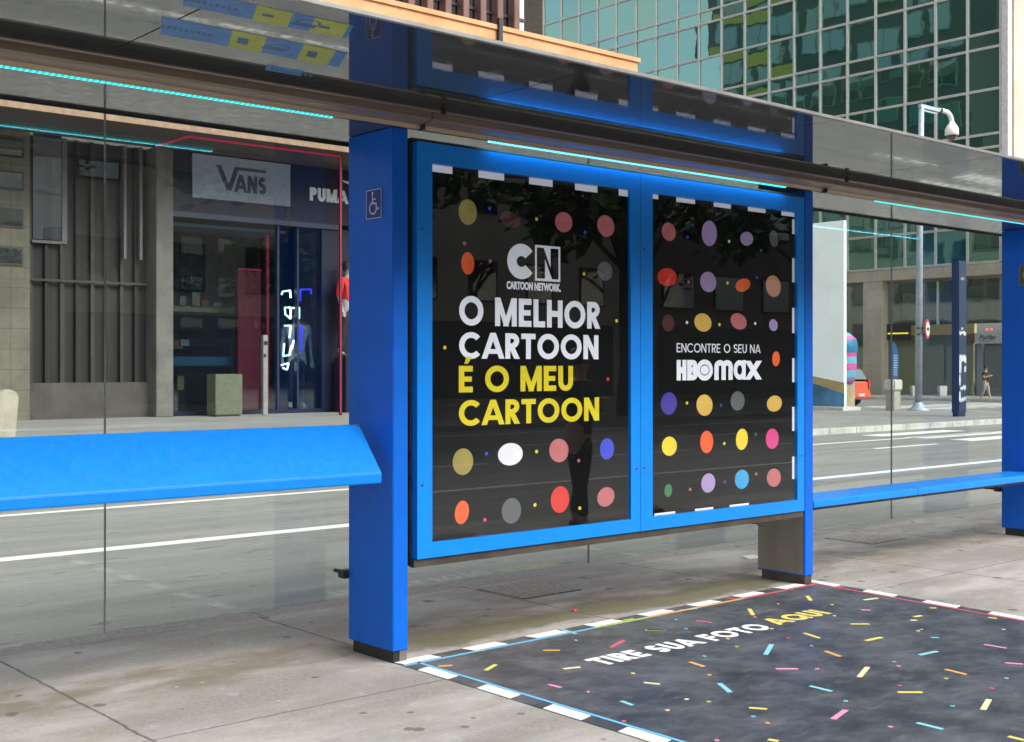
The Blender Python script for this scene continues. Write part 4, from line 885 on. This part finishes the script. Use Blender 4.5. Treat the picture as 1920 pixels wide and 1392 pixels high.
# ================================================================== SIDE STREET THINGS
PLB = mat('pole_bluegrey', (.34, .40, .47), .45, .2)
pole = thing('camera_pole', (40.42, 24.3, 0), 'tall pale pole carrying a white domed security camera', 'camera pole')
b = MB(); b.tube([(40.42, 24.3, .25), (40.5, 24.3, 6), (40.62, 24.3, 11.02)], [.13, .115, .095], 12); b.lathe([(.40, 0), (.40, .04), (.22, .12), (.14, .3)], (40.42, 24.3, 0), 14); b.build('pole', PLB, pole)
b = MB(); b.box(40.5, 41.75, 24.24, 24.36, 10.96, 11.09); b.box(40.6, 41.65, 24.27, 24.33, 10.86, 10.91); b.build('arm', PLB, pole)
WP = mat('white_plastic', (.78, .78, .78), .35)
HX = 42.72
b = MB(); pts_ = [(41.78, 24.3, 11.05), (42.1, 24.3, 11.06)] + [(HX - .42 + .42 * sin(t), 24.3, 10.68 + .38 * cos(t)) for t in [radians(a) for a in range(15, 91, 15)]]
b.tube(pts_, .085, 12); b.lathe([(.085, .14), (.11, .06), (.20, -.06), (.245, -.16), (.255, -.38), (.21, -.40)], (HX, 24.3, 10.62), 20); cv = b.build('camera_housing', WP, pole)
b = MB(); b.lathe([(.10, 0), (.10, .14)], (41.82, 24.3, 11.05), 12, (1, 0, 0)); b.build('collar', BLACK, cv)
b = MB(); b.lathe([(.19, .0), (.18, -.08), (.13, -.16), (.0001, -.20)], (HX, 24.3, 10.22), 18); b.build('dome', mat('dome_dark', (.05, .03, .03), .08, coat=1.), cv)
rs = thing('round_sign', (40.72, 24.2, 2.9), 'round red and white traffic sign seen almost edge-on on the camera pole', 'traffic sign')
RSN = Vector((.30, -.95, 0)).normalized()
b = MB(); b.lathe([(.0001, .03), (.36, .03), (.36, 0), (.0001, 0)], Vector((40.74, 24.15, 2.95)), 26, RSN, False); b.build('sign_disc', mat('sign_red', (.55, .05, .05), .4), rs)
b = MB(); b.lathe([(.0001, .036), (.26, .036), (.26, .031)], Vector((40.74, 24.15, 2.95)), 26, RSN, False); b.build('sign_face', mat('sign_face_white', (.72, .72, .70), .4), rs)
b = MB(); c_ = Vector((40.74, 24.15, 2.95)) + RSN * .0365; t_ = RSN.cross(Vector((0, 0, 1))); b.prism([(-.17, -.05), (.17, -.05), (.17, .05), (-.17, .05)], c_, t_, (0, 0, 1), RSN, 0, .004); b.build('sign_bar', BLACK, rs)
b = MB(); b.box(40.3, 40.78, 24.2, 24.3, 2.95, 3.0); b.box(40.3, 40.78, 24.2, 24.3, 2.72, 2.77); b.build('bracket', STEEL_DK, rs)
tt = thing('street_totem', (36.6, 20.65, 0), 'tall dark blue street totem with torn white stickers near the kerb', 'totem')
b = MB(); b.box(36.36, 36.86, 20.45, 20.70, .1, 4.95); b.build('totem_body', mat('totem_blue', (.020, .035, .075), .4, var=.2), tt, bevel=.03); b = MB(); b.box(36.39, 36.83, 20.48, 20.67, 0, .099); b.build('totem_foot', BLACK, tt)
b = MB(); TR = Vector((sin(radians(A)), -cos(radians(A)), 0))
stk = [(1776, 660, 1793, 657), (1781, 653, 1786, 651)]
for (x0, x1, z0, z1) in ((36.40, 36.80, 2.60, 2.72), (36.52, 36.66, 2.76, 2.82), (36.40, 36.52, 1.36, 1.95), (36.50, 36.82, 1.72, 1.97), (36.70, 36.82, 1.42, 1.60), (36.39, 36.48, .98, 1.34), (36.46, 36.80, .84, .98), (36.39, 36.48, .48, .82), (36.46, 36.62, .46, .60), (36.58, 36.80, .50, .62), (36.46, 36.70, 4.35, 4.42)):
    n_ = 7; top_ = [(x0 + (x1 - x0) * i / n_, z1 + random.uniform(-.05, .03)) for i in range(n_ + 1)]; bot_ = [(x0 + (x1 - x0) * i / n_, z0 + random.uniform(-.03, .05)) for i in range(n_ + 1)]
    b.prism(bot_ + top_[::-1], (0, 20.4495, 0), (1, 0, 0), (0, 0, 1), (0, -1, 0), 0, .004 + random.random() * .003)
b.build('torn_sticker', mat('sticker_pale', (.55, .58, .62), .6, var=.25, scale=9), tt)
# tall advertising panel
ap = thing('billboard', (38.4, 26.9, 0), 'tall white advertising panel with an ochre and a blue band at its foot', 'billboard')
b = MB(); b.box(38.4, 38.56, 26.06, 28.4, .12, 6.88); b.build('panel_body', mat('panel_white', (.74, .77, .77), .45, var=.05, scale=.6, emit=(.85, .95, 1.), es=.16), ap, bevel=.02)
def side(poly, m, nm, d):
    b = MB(); b.prism(poly, (38.399, 28.4, 0), (0, -1, 0), (0, 0, 1), (-1, 0, 0), 0, d); b.build(nm, m, ap)
side([(0, .13), (2.34, .13), (2.34, .60), (1.2, .92), (0, 1.2)], mat('panel_blue', (.06, .22, .42), .45, var=.35, scale=1.2), 'blue_band', .006)
side([(0, 1.2), (1.2, .92), (2.34, .60), (2.34, 1.0), (1.2, 1.2), (0, 1.44)], mat('panel_ochre', (.52, .40, .20), .45, var=.1), 'ochre_band', .005)
b = MB(); b.box(38.1, 39.2, 25.9, 28.6, 0, .119); b.build('panel_base', mat('base_white', (.6, .6, .58), .6), ap)
# striped stand
ss = thing('striped_stand', (40.6, 26.6, 0), 'rounded stand with pink and blue stripes on a beige post, behind the white panel', 'stand')
stp = [mat('stripe_' + n, c, .5) for n, c in (('pink', (.62, .10, .34)), ('blue', (.02, .18, .36)), ('sky', (.16, .45, .60)), ('lilac', (.30, .22, .42)))]
prof = [(.30, .95), (.44, 1.0), (.50, 1.2), (.52, 1.45), (.54, 1.7), (.52, 1.95), (.55, 2.1), (.57, 2.35), (.52, 2.6), (.40, 2.72), (.26, 2.84), (.0001, 2.9)]; order = [0, 3, 2, 0, 2, 0, 1, 1, 0, 2, 2]
b = MB()
for i_ in range(len(prof) - 1): b.m = order[i_]; b.lathe(prof[i_:i_ + 2], (40.6, 26.7, 0), 18)
b.build('striped_top', stp, ss)
b = MB(); b.box(40.35, 41.0, 26.4, 27.0, 0, .96); b.build('beige_post', stone('post_beige', (.36, .32, .24), (.46, .42, .33), 3), ss, bevel=.02)
b = MB(); b.prism([(.0, .25), (.14, .25), (.26, .7), (.22, .82), (.10, .82), (.04, .6)], (40.45, 26.399, 0), (1, 0, 0), (0, 0, 1), (0, -1, 0), 0, .006); b.build('ochre_mark', mat('mark_ochre', (.45, .30, .08), .5), ss)
# small bollard and the two blocks
bl = thing('paving_bollard', (39.75, 24.9, 0), 'short weathered concrete post with a pale cap beside the camera pole', 'bollard')
b = MB(); b.box(39.55, 40.0, 24.75, 25.1, 0, .72); b.build('shaft', stone('shaft_grey', (.30, .29, .24), (.42, .40, .34), 6), bl, bevel=.02); b = MB(); b.box(39.5, 40.05, 24.7, 25.15, .722, 1.12); b.build('cap', stone('cap_pale', (.5, .49, .44), (.6, .59, .54), 4), bl, bevel=.04)
for (px, py, lab) in ((1706, 743, 'pale concrete block by the tower wall, left one of the pair'), (1757, 743, 'pale concrete block by the tower wall, nearer the entrance')):
    X, Y = on_z(px, py); b = MB(); b.prism([(-.19, 0), (.19, 0), (.22, .55), (-.22, .55)], (X, Y - .3, 0), (sin(radians(A)), -cos(radians(A)), 0), (0, 0, 1), (-cos(radians(A)), -sin(radians(A)), 0), -.2, .2)
    tag(b.build('concrete_block', stone('block_pale', (.46, .48, .44), (.56, .58, .53), 3), None, loc=(X, Y, 0), bevel=.03), lab, 'concrete block', 'concrete blocks by the tower')
fl = thing('feather_flag', (58.5, 37.6, 0), 'narrow blue feather flag with white print beside the tower column', 'flag')
X, Y = on_z(1673, 742); fl.location = (X, Y, 0)
b = MB(); b.tube([(X, Y, 0), (X, Y, 2.9)], .03, 8); b.lathe([(.3, 0), (.3, .05), (.05, .08)], (X, Y, 0), 12); b.build('flag_pole', BLACK, fl)
b = MB(); b.prism([(.03, .9), (.30, .95), (.36, 2.0), (.22, 2.7), (.03, 2.95), (-.1, 2.5), (-.12, 1.2)], (X, Y, 0), TR, (0, 0, 1), TR.cross(Vector((0, 0, 1))), .03, .05); b.build('flag_cloth', mat('flag_blue', (.03, .12, .34), .7), fl)
b = MB()
for k_ in range(9): b.prism([(.06, 1.1 + k_ * .13), (.26, 1.1 + k_ * .13), (.26, 1.17 + k_ * .13), (.06, 1.17 + k_ * .13)], (X, Y, 0), TR, (0, 0, 1), TR.cross(Vector((0, 0, 1))), .0505, .054)
b.build('flag_print', mat('flag_print', (.35, .48, .62), .6), fl)
# hatchback seen from behind
car = thing('hatchback_car', (46.0, 31.2, -.15), 'orange red hatchback seen from behind in the side street', 'car'); car.rotation_euler = (0, 0, 0)
CP = mat('car_paint_orange', (.62, .085, .03), .25, var=.04, coat=.8)
def loft(rings, m, name, par, cap=True):
    b = MB(); n = len(rings[0]); fs = [(i * n + k, (i + 1) * n + k, (i + 1) * n + (k + 1) % n, i * n + (k + 1) % n) for i in range(len(rings) - 1) for k in range(n)]
    b.idx([p for r_ in rings for p in r_], fs, True)
    if cap: b.face(rings[0]); b.face(rings[-1][::-1])
    return b.build(name, m, par)
def sect(y, w, z0, z1, wt=None, n=1):
    wt = wt or w; cx = 46.0
    return [(cx - w, y, z0 + .1), (cx - w * .95, y, z0), (cx + w * .95, y, z0), (cx + w, y, z0 + .1), (cx + w * 1.02, y, (z0 + z1) * .5), (cx + wt, y, z1 - .06), (cx + wt * .9, y, z1), (cx - wt * .9, y, z1), (cx - wt, y, z1 - .06), (cx - w * 1.02, y, (z0 + z1) * .5)]
g0 = -.15
loft([sect(31.2, .74, g0 + .35, g0 + .85), sect(31.3, .82, g0 + .24, g0 + .95), sect(31.8, .84, g0 + .2, g0 + .98), sect(33.6, .85, g0 + .2, g0 + .95), sect(34.6, .83, g0 + .22, g0 + .85), sect(35.1, .76, g0 + .28, g0 + .72), sect(35.2, .66, g0 + .35, g0 + .6)], CP, 'body', car)
loft([sect(31.25, .70, g0 + .86, g0 + .92, .68), sect(31.5, .74, g0 + .86, g0 + 1.34, .60), sect(31.9, .75, g0 + .86, g0 + 1.46, .60), sect(33.2, .75, g0 + .86, g0 + 1.46, .60), sect(34.1, .74, g0 + .86, g0 + 1.0, .68)], CP, 'cabin', car)
b = MB(); b.idx([(45.42, 31.235, g0 + .98), (46.58, 31.235, g0 + .98), (46.50, 31.44, g0 + 1.33), (45.50, 31.44, g0 + 1.33)], [(0, 1, 2, 3)]); b.build('rear_window', DGL, car)
b = MB(); b.box(45.25, 46.75, 31.10, 31.25, g0 + .28, g0 + .52); b.build('bumper', CP, car, bevel=.04)
for sx in (-1, 1):
    b = MB(); b.box(46 + sx * .70 - .08, 46 + sx * .70 + .08, 31.16, 31.32, g0 + .62, g0 + .98); b.build('tail_light', mat('tail_red', (.45, .02, .02), .2, coat=.8), car, bevel=.02)
    for y in (31.95, 34.4):
        b = MB(); b.lathe([(.2, -.1), (.3, -.1), (.31, -.06), (.31, .06), (.3, .1), (.2, .1)], (46 + sx * .74, y, g0 + .31), 22, (sx, 0, 0)); w_ = b.build('wheel', BLACK, car)
        b = MB(); b.lathe([(.2, .08), (.17, .1), (.06, .09), (.0001, .1)], (46 + sx * .74, y, g0 + .31), 16, (sx, 0, 0)); b.build('rim', GREYTRIM, w_)
b = MB(); b.box(45.78, 46.22, 31.085, 31.0995, g0 + .36, g0 + .46); b.build('number_plate', mat('plate_grey', (.5, .5, .5), .4), car)
car.location.x += 1.15; car.scale = (1, 1, 1.2); ss.location.x -= .95; ss.location.y += .3
X, Y = on_z(1848, 753, -.146)
person((X, Y, -.146), radians(0), 'person in a black top and grey shorts walking across the side street', CB, CG, SHW, 'phone', shorts=True, h=1.76, stride=.2)
# two people waiting outside the picture, mirrored in the poster glass
person((8.4, 2.2, 0), radians(160), 'person in dark clothes waiting on the platform, facing the posters', CB, CB, SHO, 'phone', h=1.74, sleeves=.9)
person((9.9, 1.6, 0), radians(150), 'person in a grey top and dark trousers waiting on the platform', CD, CB, SHO, 'down', h=1.8, sleeves=.9)

# ================================================================== TREES AND BUILDINGS
BARK = stone('bark', (.07, .05, .035), (.13, .10, .075), 4)
LEAF = foliage('leaves', (.030, .065, .016), (.075, .14, .035))
def tree(x, y, h, cr, label, n=2600, z=0, seed=1, size=.34, group='street trees'):
    rnd = random.Random(seed); t = thing('tree', (x, y, z), label, 'tree', group)
    b = MB(); top = Vector((x + rnd.uniform(-.4, .4), y + rnd.uniform(-.4, .4), z + h * .62))
    b.tube([(x, y, z), (x + .1, y, z + h * .2), (x + .05, y + .1, z + h * .4), top], [h * .032, h * .024, h * .02, h * .012], 10)
    cl = []
    for i in range(15):
        a = rnd.uniform(0, 2 * pi); e = rnd.uniform(-.1, 1.); rr = cr * rnd.uniform(.45, 1.)
        p = Vector((x + rr * cos(a) * cos(e * .9), y + rr * sin(a) * cos(e * .9), z + h * .62 + h * .30 * e)); cl.append((p, cr * rnd.uniform(.26, .46)))
        s0 = Vector((x + .05, y + .08, z + h * rnd.uniform(.34, .58))); b.tube([s0, s0.lerp(p, .5) + Vector((0, 0, h * .03)), p], [h * .010, h * .006, h * .003], 6, False)
    b.build('trunk', BARK, t)
    b = MB()
    for i in range(n):
        c, r = rnd.choice(cl); d = Vector((rnd.gauss(0, 1), rnd.gauss(0, 1), rnd.gauss(0, .8))).normalized() * r * rnd.random() ** .45
        p = c + d; u = Vector((rnd.gauss(0, 1), rnd.gauss(0, 1), rnd.gauss(0, .7))).normalized(); v = u.orthogonal().normalized(); s_ = size * rnd.uniform(.6, 1.3)
        b.face([p - u * s_, p + v * s_ * .45, p + u * s_, p - v * s_ * .45])
    b.build('crown', LEAF, t)
tree(56.8, 83, 24, 7.5, 'big green tree at the end of the side street, beyond the tower', 5200, 0, 3, .5, 'trees at the end of the side street')
tree(47, 92, 26, 8, 'big green tree in the middle of the far end of the side street', 4200, 0, 9, .5, 'trees at the end of the side street')
for i_, (x, y, h) in enumerate([(-14, -17, 9.5), (-3, -17.5, 12), (7, -17, 10), (17.5, -17.3, 11.5), (29, -17, 10.5)]):
    tree(x, y, h, h * .36, ['low', 'tallest', 'slim', 'wide', 'last'][i_] + ' street tree in the row on the opposite pavement behind the camera', 2200, 0, 20 + i_, .36)
def block(x0, x1, y0, y1, h, m, label, ny, sy, nz, sz, dirs=1, wd=1.5, hh=1.7, frame=None):
    t = thing('building', ((x0 + x1) / 2, (y0 + y1) / 2, 0), label, 'building', 'buildings on the opposite side'); part('wall', m, t, (x0, x1, y0, y1, 0, h)); part('roof', GREYTRIM, t, (x0 - .2, x1 + .2, y0 - .2, y1 + .2, h + .001, h + .5))
    for i in range(ny):
        for j in range(nz):
            x = x0 + sy * (i + .5) ; z = 4.2 + sz * j
            w_ = part('window', frame or BLACK, t, (x - wd / 2, x + wd / 2, y1 + .001, y1 + .06, z, z + hh)); part('pane', DGL, w_, (x - wd / 2 + .08, x + wd / 2 - .08, y1 + .061, y1 + .07, z + .08, z + hh - .08))
    part('shop_band', mat('shop_band_dark', (.05, .05, .055), .3), t, (x0 + .5, x1 - .5, y1 + .001, y1 + .1, .3, 3.4))
block(-34, -8, -50, -27, 18, stone('opp_concrete', (.30, .29, .27), (.40, .39, .36), .6), 'grey concrete office block behind the row of street trees', 8, 3.2, 4, 3.5)
block(-7, 14, -52, -26, 20, stone('opp_dark', (.12, .12, .12), (.19, .18, .17), .6), 'dark office block behind the tallest street tree', 6, 3.5, 4, 3.8, wd=2.4)
block(15, 40, -50, -28, 16, stone('opp_cream', (.42, .39, .32), (.52, .48, .40), .6), 'cream apartment block opposite the bus shelter', 8, 3.1, 3, 3.6)
block(41, 78, -52, -27, 24, stone('opp_brown', (.16, .13, .11), (.24, .20, .17), .6), 'brown office block across the avenue, right of the cream apartment block', 10, 3.6, 5, 3.6, wd=2.2)
tree(40, -17.2, 11, 4, 'leaning street tree near the brown office block on the opposite pavement', 2200, 0, 41, .36)
tree(52, -17.2, 12, 4.4, 'broad street tree in front of the brown office block', 2200, 0, 42, .36)
